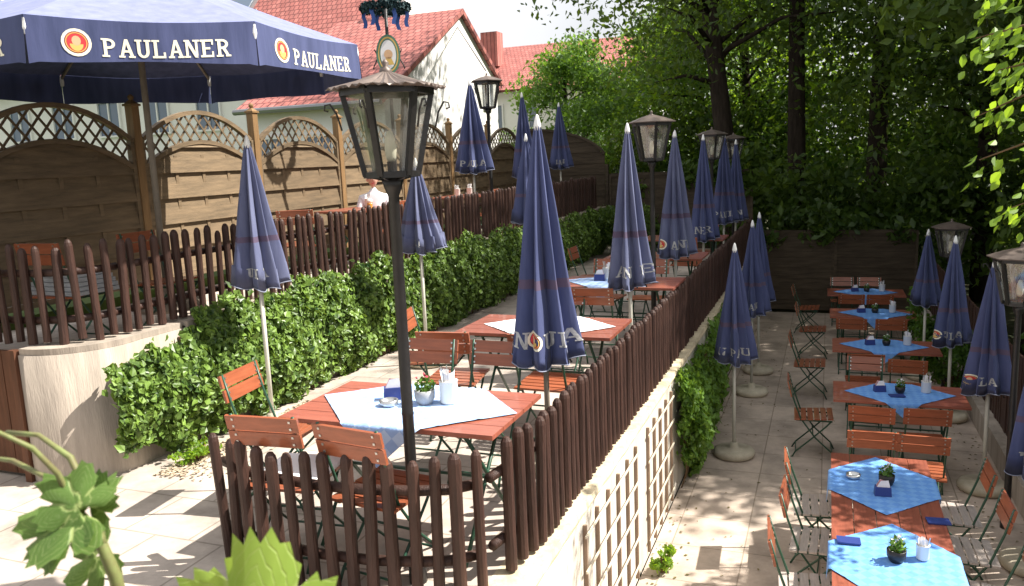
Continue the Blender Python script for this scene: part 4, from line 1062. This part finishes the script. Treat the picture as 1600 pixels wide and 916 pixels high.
g = MB(); g.tube([Lc(xl, y0-.42, ze-.17), Lc(xg+.15, y0-.42, ze-.17)], .07, 8); g.build('gutter', 'lead', ha)
ch_ = MB().box(Lc(-11.6, 21.6, 7.75), (.7, .6, 1.0)).build('chimney', 'render', ha); MB().lathe([(.16, 0), (.16, .3), (.28, .32), (.2, .45), (.02, .5)], 12, c=Lc(-11.6, 21.6, 8.25)).build('chimney_cowl', 'lead', ch_)
for xx in (-12.7, -11.3): window(ha, Lc(xx, y0-.001, 3.7), .8, 1.0)
window(ha, Lc(xg+.001, 22.9, 5.4), .55, .8, 'y'); 
# house B : long, behind, higher
hb_ = empty('long_house', (-22, 27, Z2), 0, 'long white house with high red roof and roof window, behind the open parasol', 'house')
def Lb(x, y, z): return (x+22, y-27, z-Z2)
x0b, x1b, yb0, yb1, ybr, zeb, zab = -40, -13.6, 24.5, 32, 28.3, 7.3, 11.6
m = MB(); v = [Lb(x1b, yb0, Z2), Lb(x1b, yb1, Z2), Lb(x1b, yb1, zeb), Lb(x1b, ybr, zab), Lb(x1b, yb0, zeb), Lb(x0b, yb0, Z2), Lb(x0b, yb1, Z2), Lb(x0b, yb1, zeb), Lb(x0b, ybr, zab), Lb(x0b, yb0, zeb)]
m.add(v, [(0, 1, 2, 3, 4), (9, 8, 7, 6, 5), (0, 4, 9, 5), (1, 6, 7, 2)]); m.build('wall', 'render', hb_)
roofslab(hb_, Lb(x0b, yb0-.5, zeb-.2), Lb(x1b+.4, yb0-.5, zeb-.2), Lb(x1b-2.4, ybr, zab), Lb(x0b, ybr, zab))
roofslab(hb_, Lb(x1b+.4, yb0-.5, zeb-.2), Lb(x1b+.4, yb1+.5, zeb-.2), Lb(x1b-2.4, ybr+.02, zab), Lb(x1b-2.4, ybr-.02, zab))
g = MB(); g.bar(Lb(x0b, yb0-.55, zeb-.25), Lb(x1b+.45, yb0-.55, zeb-.25), .16, .14); g.build('gutter', 'frame_white', hb_)
for xx in np.arange(-38, -14, 2.4):
    window(hb_, Lb(xx, yb0-.001, 5.6), 1.1, 1.3); window(hb_, Lb(xx, yb0-.001, 3.3), 1.1, 1.4)
sl = (zab-zeb+.2)/(ybr-yb0+.5)
for xx in (-21, -27, -33):
    an = math.atan(sl); fo = MB().box((0, 0, .06), (1.7, 1.1, .12)).build('roof_window', 'lead', hb_); fo.location = Lb(xx, 26.2, zeb-.2+sl*(26.2-24.0)); fo.rotation_euler = (an, 0, 0)
    MB().box((0, 0, .125), (1.5, .9, .02)).build('pane', 'win', fo)
# house C : far right behind the trees
hc = empty('distant_house', (-13, 40, Z2), 0, 'distant white house with red roof glimpsed between parasols and tree leaves', 'house')
def Ld(x, y, z): return (x+13, y-40, z-Z2)
m = MB(); v = [Ld(-8, 38, 0), Ld(-8, 46, 0), Ld(-8, 46, 6.9), Ld(-8, 42, 9.2), Ld(-8, 38, 6.9), Ld(-16.5, 38, 0), Ld(-16.5, 46, 0), Ld(-16.5, 46, 6.9), Ld(-16.5, 42, 9.2), Ld(-16.5, 38, 6.9)]
m.add(v, [(0, 1, 2, 3, 4), (9, 8, 7, 6, 5), (0, 4, 9, 5), (1, 6, 7, 2)]); m.build('wall', 'render', hc)
roofslab(hc, Ld(-16.9, 37.5, 6.75), Ld(-7.6, 37.5, 6.75), Ld(-7.6, 42, 9.35), Ld(-16.9, 42, 9.35))
roofslab(hc, Ld(-7.6, 46.5, 6.75), Ld(-16.9, 46.5, 6.75), Ld(-16.9, 42.01, 9.34), Ld(-7.6, 42.01, 9.34))
for xx in (-15.4, -13.6, -11.8, -10, -8.8): window(hc, Ld(xx, 37.999, 5.5), .9, 1.2)
MB().box(Ld(-16.2, 40, 9.0), (.9, .8, 1.7)).build('chimney', 'roof', hc)
# stay rod from gable to lantern
tag(MB().tube([(-10.0, 22.0, 7.3), (-5.12, 12.32, 4.86)], .012, 6).build('stay_cable', 'black_iron'), 'thin dark cable running from the white gable down to the tall lantern', 'cable')

# ------------------------------------------------------------------ foliage
def leaf_cloud(name, m, parent, centers, n, size, flat=.8, shell=.35, seed=0, droop=.3):
    """centers: list of (x,y,z,rx,ry,rz,weight). leaf = folded kite of 4 verts -> 2 tris"""
    rs = np.random.RandomState(seed); c = np.array(centers, float); wts = c[:, 6]/c[:, 6].sum()
    idx = rs.choice(len(c), n, p=wts); d = rs.normal(size=(n, 3)); d /= np.linalg.norm(d, axis=1)[:, None]
    rr_ = shell+(1-shell)*rs.rand(n)**.6; p = c[idx, :3]+d*c[idx, 3:6]*rr_[:, None]
    a = rs.normal(size=(n, 3)); a[:, 2] -= droop; a /= np.linalg.norm(a, axis=1)[:, None]
    b = np.cross(a, rs.normal(size=(n, 3))+np.array([0, 0, .8])); b /= np.linalg.norm(b, axis=1)[:, None]+1e-9
    nn = np.cross(a, b); s = (size*rs.uniform(.55, 1.35, n))[:, None]
    V = np.stack([p-a*s, p+b*s*.5+nn*s*.16-a*s*.15, p+a*s, p-b*s*.5+nn*s*.16-a*s*.15], 1).reshape(-1, 3)
    F_ = np.arange(n*4).reshape(n, 4)
    tri = np.concatenate([F_[:, [0, 1, 2]], F_[:, [0, 2, 3]]], 1).reshape(-1, 3)
    me = bpy.data.meshes.new(name); me.vertices.add(len(V)); me.vertices.foreach_set('co', V.ravel())
    me.loops.add(len(tri)*3); me.loops.foreach_set('vertex_index', tri.ravel().astype(np.int32))
    me.polygons.add(len(tri)); me.polygons.foreach_set('loop_start', (np.arange(len(tri))*3).astype(np.int32))
    try: me.polygons.foreach_set('loop_total', np.full(len(tri), 3, np.int32))
    except Exception: pass
    me.update(calc_edges=True); me.materials.append(M[m])
    o = bpy.data.objects.new(name, me); C.objects.link(o)
    if parent: o.parent = parent
    return o
def tree(x, y, z, h, r, label, m='leaf_dark', n=9000, size=.09, seed=0, trunk=.16, lean=(0, 0), crown0=.35, clumps=22, name='tree', group='trees behind and beside the terraces', cr=None, zs=1.0):
    rnd = random.Random(seed+100); root = empty(name, (x, y, z), 0, label, 'tree', group)
    tp = []; rs = []
    for i in range(9):
        t = i/8; tp.append(Vector((lean[0]*t*h+.06*math.sin(t*5+seed), lean[1]*t*h+.06*math.cos(t*4+seed), t*h*.92))); rs.append(trunk*(1-.75*t)+.01)
    tr = MB().tube(tp, rs, 10)
    cen = []
    for k in range(clumps):
        t = crown0+(1-crown0)*rnd.random()**.8; i = t*8; b0 = tp[int(i)].lerp(tp[min(8, int(i)+1)], i-int(i))
        a = rnd.uniform(0, 2*PI); prof = math.sin(PI*min(1, (t-crown0)/(1-crown0)*.8+.18))
        L = r*prof*rnd.uniform(.45, 1.0); e = b0+Vector((L*math.cos(a), L*math.sin(a), L*rnd.uniform(.05, .5)))
        mid = b0.lerp(e, .5)+Vector((0, 0, .12*L)); rb_ = trunk*.32*(1-t*.5)
        tr.tube([b0, mid, e], [rb_, rb_*.65, .008], 6)
        q = (cr or r*.33)*rnd.uniform(.7, 1.3); cen.append((e.x, e.y, e.z+.1, q*1.2, q*1.2, q*.75*zs, q*q))
        q2 = q*.8; cen.append((mid.x, mid.y, mid.z+.1, q2, q2, q2*.6, q2*q2*.6))
    tr.build('trunk', 'bark', root, smooth=True)
    leaf_cloud('crown', m, root, cen, n, size, seed=seed, shell=.1)
    return root
# recognisable trunks
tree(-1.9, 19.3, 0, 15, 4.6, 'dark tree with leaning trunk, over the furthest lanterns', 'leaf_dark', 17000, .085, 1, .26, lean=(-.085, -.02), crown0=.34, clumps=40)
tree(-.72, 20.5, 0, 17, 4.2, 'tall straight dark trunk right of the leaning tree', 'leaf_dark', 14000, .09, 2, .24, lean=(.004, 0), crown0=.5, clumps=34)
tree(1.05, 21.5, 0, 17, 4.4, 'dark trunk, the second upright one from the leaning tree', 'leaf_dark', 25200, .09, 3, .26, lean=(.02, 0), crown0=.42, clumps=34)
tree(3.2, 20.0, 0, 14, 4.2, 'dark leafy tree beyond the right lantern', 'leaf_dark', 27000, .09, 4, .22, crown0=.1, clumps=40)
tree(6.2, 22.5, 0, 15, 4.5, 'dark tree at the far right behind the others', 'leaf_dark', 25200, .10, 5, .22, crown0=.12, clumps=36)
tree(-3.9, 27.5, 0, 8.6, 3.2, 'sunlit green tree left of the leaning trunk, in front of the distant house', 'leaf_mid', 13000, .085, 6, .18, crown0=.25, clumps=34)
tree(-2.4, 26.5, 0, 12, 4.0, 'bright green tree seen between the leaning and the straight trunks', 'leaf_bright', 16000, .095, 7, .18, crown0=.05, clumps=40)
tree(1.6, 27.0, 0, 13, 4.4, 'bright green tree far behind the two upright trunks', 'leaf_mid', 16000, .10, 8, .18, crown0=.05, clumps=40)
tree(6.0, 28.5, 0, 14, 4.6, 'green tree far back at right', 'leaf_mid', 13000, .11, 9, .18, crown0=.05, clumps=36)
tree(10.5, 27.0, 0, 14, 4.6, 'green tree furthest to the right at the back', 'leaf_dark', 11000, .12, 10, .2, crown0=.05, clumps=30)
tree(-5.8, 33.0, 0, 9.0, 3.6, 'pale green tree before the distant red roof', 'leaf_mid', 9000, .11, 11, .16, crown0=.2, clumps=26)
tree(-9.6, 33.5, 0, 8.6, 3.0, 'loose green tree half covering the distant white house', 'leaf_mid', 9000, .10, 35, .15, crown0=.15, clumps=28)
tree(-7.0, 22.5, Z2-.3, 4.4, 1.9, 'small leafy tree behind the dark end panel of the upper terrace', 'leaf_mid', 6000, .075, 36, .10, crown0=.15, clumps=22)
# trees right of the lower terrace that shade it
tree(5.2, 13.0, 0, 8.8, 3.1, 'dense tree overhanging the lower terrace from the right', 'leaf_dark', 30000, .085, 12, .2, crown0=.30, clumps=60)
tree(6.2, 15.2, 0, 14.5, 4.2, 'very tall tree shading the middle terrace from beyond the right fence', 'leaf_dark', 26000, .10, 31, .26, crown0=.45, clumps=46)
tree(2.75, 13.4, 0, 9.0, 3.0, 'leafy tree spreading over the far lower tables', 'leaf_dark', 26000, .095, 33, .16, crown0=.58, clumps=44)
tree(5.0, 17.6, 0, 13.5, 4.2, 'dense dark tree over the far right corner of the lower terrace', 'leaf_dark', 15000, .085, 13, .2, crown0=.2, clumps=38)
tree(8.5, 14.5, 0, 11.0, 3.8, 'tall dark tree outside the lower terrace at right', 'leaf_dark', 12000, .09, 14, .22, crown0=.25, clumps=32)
tree(3.05, 7.6, 0, 4.5, 1.15, 'small tree right of the lower terrace scattering sun dapples on the blue cloths', 'leaf_bright', 4200, .055, 15, .07, crown0=.5, clumps=18)
# small bushes
def bush(x, y, z, rx, ry, rz, label, m, n, size, seed, name='shrub'):
    root = empty(name, (x, y, z), 0, label, 'shrub'); rnd = random.Random(seed); st = MB(); cen = []
    for k in range(14):
        e = (rx*rnd.uniform(-.7, .7), ry*rnd.uniform(-.7, .7), rz*rnd.uniform(.25, 1.75)); st.tube([(0, 0, 0), (e[0]*.5, e[1]*.5, e[2]*.6), e], [.018, .012, .005], 5)
        cen.append((*e, rx*.4, ry*.4, rz*.3, 1))
    st.build('stems', 'branch', root); leaf_cloud('foliage', m, root, cen, n, size, seed=seed, shell=.1); return root
bush(1.55, 13.4, 0, .42, .6, .72, 'leafy shrub between the tables and the right fence, below the furthest right parasol', 'leaf_mid', 4500, .035, 1)
bush(1.62, 11.9, 0, .30, .5, .55, 'lower shrub in front of the leafy one on the right side', 'leaf_mid', 2600, .035, 2)
bush(-3.9, 16.6, Z1, .7, .7, .60, 'dim round bush at the far end of the ivy wall', 'leaf_dark', 5000, .04, 3)
bush(-1.22, 6.30, 0, .10, .12, .12, 'small weed tuft at the foot of the cream wall', 'leaf_bright', 260, .03, 4, 'weed')
bush(-4.42, 4.62, Z1, .16, .22, .06, 'low scrap of pale ground plants at the foot of the ivy', 'leaf_bright', 500, .02, 6, 'weed')
thk = []
rq = random.Random(50)
for k in range(80): thk.append((rq.uniform(-7, 14), rq.uniform(23, 34), rq.uniform(.4, 4.6), 1.6, 1.4, 1.2, 1))
for k in range(26): thk.append((rq.uniform(-3.6, 4.5), rq.uniform(18.9, 20.5), rq.uniform(.3, 2.6), 1.0, .7, .9, .6))
for k in range(24): thk.append((rq.uniform(2.5, 5.5), rq.uniform(8, 18), rq.uniform(.3, 2.3), .8, 1.0, .9, .5))
for k in range(34): thk.append((rq.uniform(-4.6, 1.7), 17.95, rq.uniform(1.5, 2.2) if k % 2 else rq.uniform(2.6, 3.3), .35, .22, .28, .12))
thk = [c for c in thk if not (c[1] < 18 and c[0] > -1.3 and c[0] < 1.8 and c[2] > 2.4)]
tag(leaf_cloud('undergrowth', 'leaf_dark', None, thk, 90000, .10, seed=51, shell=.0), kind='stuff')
far = []
for k in range(60): far.append((rq.uniform(-16, 40), rq.uniform(44, 56), rq.uniform(1, 13), 3.2, 2.2, 2.2, 1))
tag(leaf_cloud('far_wood', 'leaf_dark', None, [c for c in far if c[0] > -6], 30000, .24, seed=52, shell=.0), kind='stuff')

# ivy : kite leaves hugging the wall
def ivy(name, label, boxes, n, size, m, seed, nrm=(1, 0, .35)):
    """boxes: (x0,y0,z0,y1,z1,bulge,weight) patches on walls facing +X"""
    rs = np.random.RandomState(seed); B = np.array(boxes, float); w_ = B[:, 6]/B[:, 6].sum(); idx = rs.choice(len(B), n, p=w_); b = B[idx]
    u = rs.rand(n); v_ = rs.rand(n); y = b[:, 1]+(b[:, 3]-b[:, 1])*u
    wav = .62+.12*np.sin(y*2.3+1+v_*2)+.14*np.sin(y*6.1+v_*5)+.10*np.sin(y*13.7+v_*9)
    z = b[:, 2]+(b[:, 4]-b[:, 2])*v_+.05*np.sin(y*5.0)+.04*np.sin(y*13)
    dep = b[:, 5]*(.30+.70*wav)*np.clip(np.sin(PI*np.clip(v_*.9+.08, 0, 1)), .25, 1)
    x = b[:, 0]+dep*(1-.60*rs.rand(n)**1.3)
    p = np.stack([x, y, z], 1)+rs.normal(size=(n, 3))*np.where(rs.rand(n) < .18, .040, .012)[:, None]
    nr = np.array(nrm)+rs.normal(size=(n, 3))*.55; nr /= np.linalg.norm(nr, axis=1)[:, None]
    a = np.cross(nr, rs.normal(size=(n, 3))); a /= np.linalg.norm(a, axis=1)[:, None]; c = np.cross(nr, a); s = (size*rs.uniform(.55, 1.3, n))[:, None]
    V = np.stack([p-a*s*.9, p-a*s*.35+c*s*.75+nr*s*.12, p+a*s*.35+c*s*.48+nr*s*.10, p+a*s*1.05-nr*s*.25, p+a*s*.35-c*s*.48+nr*s*.10, p-a*s*.35-c*s*.75+nr*s*.12], 1).reshape(-1, 3)
    Fi = np.arange(n*6).reshape(n, 6); tri = np.concatenate([Fi[:, [0, 1, 2]], Fi[:, [0, 2, 3]], Fi[:, [0, 3, 4]], Fi[:, [0, 4, 5]]], 1).reshape(-1, 3)
    me = bpy.data.meshes.new(name); me.from_pydata(V.tolist(), [], tri.tolist()); me.materials.append(M[m])
    o = bpy.data.objects.new(name, me); C.objects.link(o); return o
iv = empty('ivy', (-4.7, 4.4, Z1), 0, 'thick ivy covering the wall below the upper picket fence, sunlit at its near end', 'ivy')
f1 = ivy('foliage', '', [(-4.72, 4.50, 1.42, 5.3, 2.20, .36, 1.0), (-4.72, 5.0, 1.34, 7.0, 2.36, .36, 2.6), (-4.72, 7.0, 1.34, 10.5, 2.40, .36, 3.6), (-4.72, 10.5, 1.34, 14.0, 2.36, .34, 2.6), (-4.72, 14.0, 1.34, 17.6, 2.3, .34, 2.0), (-4.70, 4.12, 1.50, 4.75, 2.10, .26, .75)], 36000, .034, 'leaf_ivy', 3)
f1.parent = iv; f1.matrix_parent_inverse = Matrix.Translation((4.7, -4.4, -Z1))
m = MB(); rnd = random.Random(8)
for k in range(70):
    yy = rnd.uniform(4.6, 17.4); pts = [(.0, yy-4.4, 0)]
    for j in range(5): pts.append((.02+.02*rnd.random(), pts[-1][1]+rnd.uniform(-.12, .12), .18*(j+1)))
    m.tube(pts, .008, 5)
m.build('stems', 'branch', iv)
iv2 = empty('climbing_plant', (-1.37, 8.8, 0), 0, 'bright green climbing plant on the cream wall below the far picket fence', 'climbing plant')
f2 = ivy('foliage', '', [(-1.37, 7.75, .62, 8.6, 1.22, .26, 1.0), (-1.37, 7.85, .28, 9.4, 1.0, .34, 1.8), (-1.37, 8.3, .05, 10.2, 1.18, .32, 1.8), (-1.37, 10.0, .3, 12.0, 1.25, .22, 1.2)], 7500, .038, 'leaf_climber', 4)
f2.parent = iv2; f2.matrix_parent_inverse = Matrix.Translation((1.37, -8.8, 0))
m = MB()
for k in range(18):
    yy = rnd.uniform(7.9, 11.5)-8.8; pts = [(.01, yy, 0)]
    for j in range(5): pts.append((.03+.05*rnd.random(), pts[-1][1]+rnd.uniform(-.1, .1), .22*(j+1)))
    m.tube(pts, .007, 5)
m.build('stems', 'branch', iv2)

# fallen leaves / dry litter at the foot of ivy
rs = np.random.RandomState(4); m = MB()
for k in range(1100):
    x = -4.50+abs(rs.normal())*.20; y = 4.25+rs.rand()*1.9; a = rs.rand()*6; s = .02; z = Z1+.004+rs.rand()*.012
    m.add([(x+s*math.cos(a), y+s*math.sin(a), z), (x+s*.6*math.cos(a+1.57), y+s*.6*math.sin(a+1.57), z+.006), (x-s*math.cos(a), y-s*math.sin(a), z), (x+s*.6*math.cos(a-1.57), y+s*.6*math.sin(a-1.57), z+.004)], [(0, 1, 2, 3)])
tag(m.build('leaf_litter', mat('dry_leaf', (.62, .50, .36), .8, .2, .5, 20)), kind='stuff')

# ------------------------------------------------------------------ near foliage
def lobed_leaf(size, seed=0, lobes=5, depth=.45, teeth=4, cup=.25):
    """vine leaf outline built around the stalk point, with toothed edge and slight folding"""
    rnd = random.Random(seed); n = lobes*teeth*2+1; out = []
    for i in range(n):
        t = i/(n-1); a = -PI*.86+2*PI*.86*t; lob = abs(math.cos(t*PI*lobes-PI*lobes/2))**.7
        base = (1-depth)+depth*lob; base *= .62+.42*math.cos(a/2.1); tooth = 1+(.045+.03*rnd.random())*(1 if i % 2 else -1)
        r = size*base*tooth*rnd.uniform(.96, 1.04); out.append((r*math.cos(a), r*math.sin(a)))
    vs = [(0, 0, 0)]; fs = []
    for fr in (.5, 1.0):
        for (x, y) in out:
            z = -cup*size*(fr**2)*.35+.035*size*math.sin(5*math.atan2(y, x)+1)*fr+.006*size*rnd.uniform(-1, 1); vs.append((x*fr, y*fr, z))
    for i in range(n-1):
        fs += [(0, 1+i, 2+i), (1+i, 1+n+i, 2+n+i, 2+i)]
    return vs, fs
def add_veins(name):
    m = M[name]; n = m.node_tree.nodes; l = m.node_tree.links; uvn = n.new('ShaderNodeTexCoord'); sp = n.new('ShaderNodeSeparateXYZ'); l.new(uvn.outputs['UV'], sp.inputs[0])
    # u = angle around the stalk, v = radius : main veins every lobe, side veins branching
    w1 = n.new('ShaderNodeMath'); w1.operation = 'PINGPONG'; w1.inputs[1].default_value = .1; l.new(sp.outputs[0], w1.inputs[0])
    t1 = n.new('ShaderNodeMath'); t1.operation = 'MULTIPLY'; l.new(w1.outputs[0], t1.inputs[0]); l.new(sp.outputs[1], t1.inputs[1])
    g1 = n.new('ShaderNodeMapRange'); g1.inputs[1].default_value = .0025; g1.inputs[2].default_value = .006; g1.inputs[3].default_value = 1; g1.inputs[4].default_value = 0; l.new(t1.outputs[0], g1.inputs[0])
    d1 = n.new('ShaderNodeMath'); d1.operation = 'MULTIPLY_ADD'; d1.inputs[1].default_value = -5.0; l.new(w1.outputs[0], d1.inputs[0]); l.new(sp.outputs[1], d1.inputs[2])
    w2 = n.new('ShaderNodeMath'); w2.operation = 'PINGPONG'; w2.inputs[1].default_value = .07; l.new(d1.outputs[0], w2.inputs[0])
    g2 = n.new('ShaderNodeMapRange'); g2.inputs[1].default_value = .004; g2.inputs[2].default_value = .014; g2.inputs[3].default_value = .6; g2.inputs[4].default_value = 0; l.new(w2.outputs[0], g2.inputs[0])
    mx_ = n.new('ShaderNodeMath'); mx_.operation = 'MAXIMUM'; l.new(g1.outputs[0], mx_.inputs[0]); l.new(g2.outputs[0], mx_.inputs[1])
    b = n['Principled BSDF']; src = b.inputs['Base Color'].links[0].from_socket
    mc = n.new('ShaderNodeMix'); mc.data_type = 'RGBA'; l.new(mx_.outputs[0], mc.inputs[0]); l.new(src, mc.inputs[6]); mc.inputs[7].default_value = (.36, .44, .16, 1); l.new(mc.outputs[2], b.inputs['Base Color'])
    bp = n.new('ShaderNodeBump'); bp.invert = True; bp.inputs['Strength'].default_value = .6; bp.inputs['Distance'].default_value = .002; l.new(mx_.outputs[0], bp.inputs['Height']); l.new(bp.outputs[0], b.inputs['Normal'])
add_veins('leaf_vine'); add_veins('leaf_vine_dark')
LUV = {}
def place_leaf(mb, c, direc, normal, size, seed, **k):
    vs, fs = lobed_leaf(size, seed, **k); LUV.setdefault(id(mb), []).extend([((math.atan2(v[1], v[0])/(2*PI*.86)+.5), math.hypot(v[0], v[1])/size) for v in vs]); d = Vector(direc).normalized(); nn = Vector(normal); nn = (nn-d*nn.dot(d)).normalized(); s_ = nn.cross(d)
    mb.add([Vector(c)+d*v[0]+s_*v[1]+nn*v[2] for v in vs], fs)
CM = Matrix(Rw)
def cp(px, py, dist):   # a point in front of the camera position, used only to lay out near plants
    return Vector((0, 0, EYE))+CM @ Vector(((px-800)/1270, (458-py)/1270, -1))*dist
back = CM @ Vector((0, 0, 1)); rt = CM @ Vector((1, 0, 0)); upv = CM @ Vector((0, 1, 0))
vn = empty('grape_vine', tuple(cp(190, 1000, .95)), 0, 'vine shoot with young lobed leaves close to the camera at the bottom left', 'vine')
off = Vector(vn.location)
st = MB(); pts = [cp(205, 1010, .95), cp(180, 900, .93), cp(150, 830, .92), cp(118, 800, .92)]; st.tube([p-off for p in pts], [.0085, .0075, .006, .007], 8)
st.tube([p-off for p in (cp(118, 800, .92), cp(90, 740, .90), cp(50, 700, .88), cp(-10, 672, .86), cp(-60, 690, .86))], [.004, .0035, .003, .0025, .002], 8)
st.tube([p-off for p in (cp(118, 812, .92), cp(70, 745, .95), cp(20, 720, .98), cp(-40, 712, 1.0))], [.004, .003, .003, .002], 8)
st.tube([p-off for p in (cp(160, 850, .92), cp(150, 800, .94), cp(110, 715, .95), cp(60, 680, .96), cp(10, 676, .97))], [.005, .004, .004, .003, .003], 8)
st.build('stem', 'vine_stem', vn, smooth=True)
m = MB()
place_leaf(m, cp(120, 800, .91)-off, -rt*1.0-upv*.15, back*.7+upv*.8, .070, 1)
place_leaf(m, cp(120, 790, .90)-off, -rt*.5+upv*.35, back*.9+upv*.3, .048, 2)
place_leaf(m, cp(105, 815, .91)-off, -rt*.8-upv*.55, back*.6+upv*.8, .06, 3)
place_leaf(m, cp(140, 790, .93)-off, rt*.2+upv*.6, back*.8-rt*.3, .04, 4)
place_leaf(m, cp(150, 870, .95)-off, -rt*.7-upv*.6, back*.7+upv*.6, .05, 6)
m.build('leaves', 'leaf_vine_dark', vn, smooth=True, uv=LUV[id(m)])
nl = empty('vine_leaf', tuple(cp(400, 1010, .85)), 0, 'single bright toothed vine leaf rising from the bottom edge', 'leaf'); off = Vector(nl.location)
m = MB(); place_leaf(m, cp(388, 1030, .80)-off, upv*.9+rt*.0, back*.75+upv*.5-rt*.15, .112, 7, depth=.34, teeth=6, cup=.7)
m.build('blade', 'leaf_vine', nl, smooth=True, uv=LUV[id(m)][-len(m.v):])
MB().tube([cp(388, 1030, .80)-off, cp(400, 1060, .86)-off, cp(420, 1200, .9)-off], .004, 6).build('stalk', 'vine_stem', nl)
# overhanging bright branch top right
br = empty('leafy_branch', tuple(cp(1900, 60, 4.6)), 0, 'sunlit bright green branches hanging in from the top right corner', 'branch'); off = Vector(br.location)
m = MB(); st = MB(); rnd = random.Random(21)
limbs = [[(1900, 60), (1700, 40), (1600, 40), (1525, 60)], [(1900, 60), (1720, 100), (1620, 140), (1520, 185)], [(1900, 60), (1740, 150), (1640, 210), (1530, 250)], [(1900, 60), (1760, 260), (1650, 300), (1580, 325)],
         [(1900, 60), (1700, -30), (1600, -20), (1530, -10)], [(1900, 60), (1780, 330), (1690, 400), (1610, 430)], [(1900, 60), (1690, 80), (1600, 100), (1560, 110)]]
for li, L in enumerate(limbs):
    dd = 4.6+rnd.uniform(-.35, .35); P = [cp(a, b, dd+.1*i)-off for i, (a, b) in enumerate(L)]; P[0] = Vector((0, 0, 0)); st.tube(P, [.03, .014, .008, .003], 6)
    for i in range(64):
        t = rnd.random()*2.05+.95; j = min(2, int(t)); q = P[j].lerp(P[j+1], t-j)+Vector((rnd.gauss(0, .045), rnd.gauss(0, .12), rnd.gauss(-.03, .06)))
        d = Vector((-rnd.random(), -rnd.uniform(-.5, .8), -rnd.uniform(.1, 1.3))); nn = Vector((rnd.gauss(.2, .5), rnd.gauss(-.4, .5), 1))
        s = rnd.uniform(.035, .062); d.normalize(); nn = (nn-d*nn.dot(d)).normalized(); sd_ = nn.cross(d)
        o_ = [(0, 0), (.25, .24), (.6, .34), (.9, .2), (1.15, 0), (.9, -.2), (.6, -.34), (.25, -.24)]
        m.add([q+d*u_*s*1.3+sd_*v_*s*1.3-nn*s*.5*abs(v_) for u_, v_ in o_], [(0, 1, 2, 3, 4), (0, 4, 5, 6, 7)])
m.build('leaves', 'leaf_bright', br); st.build('twigs', 'branch', br, smooth=True)

# fallen leaves on the lower terrace, thicker along the edges
rs = np.random.RandomState(14); m = MB()
for k in range(700):
    if k < 380: x = (-1.36+abs(rs.normal())*.14) if k % 2 else (1.68-abs(rs.normal())*.16)
    else: x = rs.uniform(-1.3, 1.6)
    y = rs.uniform(4.5, 17.5); a = rs.rand()*6; s_ = rs.uniform(.010, .024); z = .003+rs.rand()*.008
    m.add([(x+s_*math.cos(a), y+s_*math.sin(a), z), (x+s_*.5*math.cos(a+1.57), y+s_*.5*math.sin(a+1.57), z+.006), (x-s_*math.cos(a), y-s_*math.sin(a), z), (x+s_*.5*math.cos(a-1.57), y+s_*.5*math.sin(a-1.57), z+.003)], [(0, 1, 2, 3)])
tag(m.build('fallen_leaves', mat('brown_green_leaf', (.20, .17, .06), .8, .2, .6, 20)), kind='stuff')
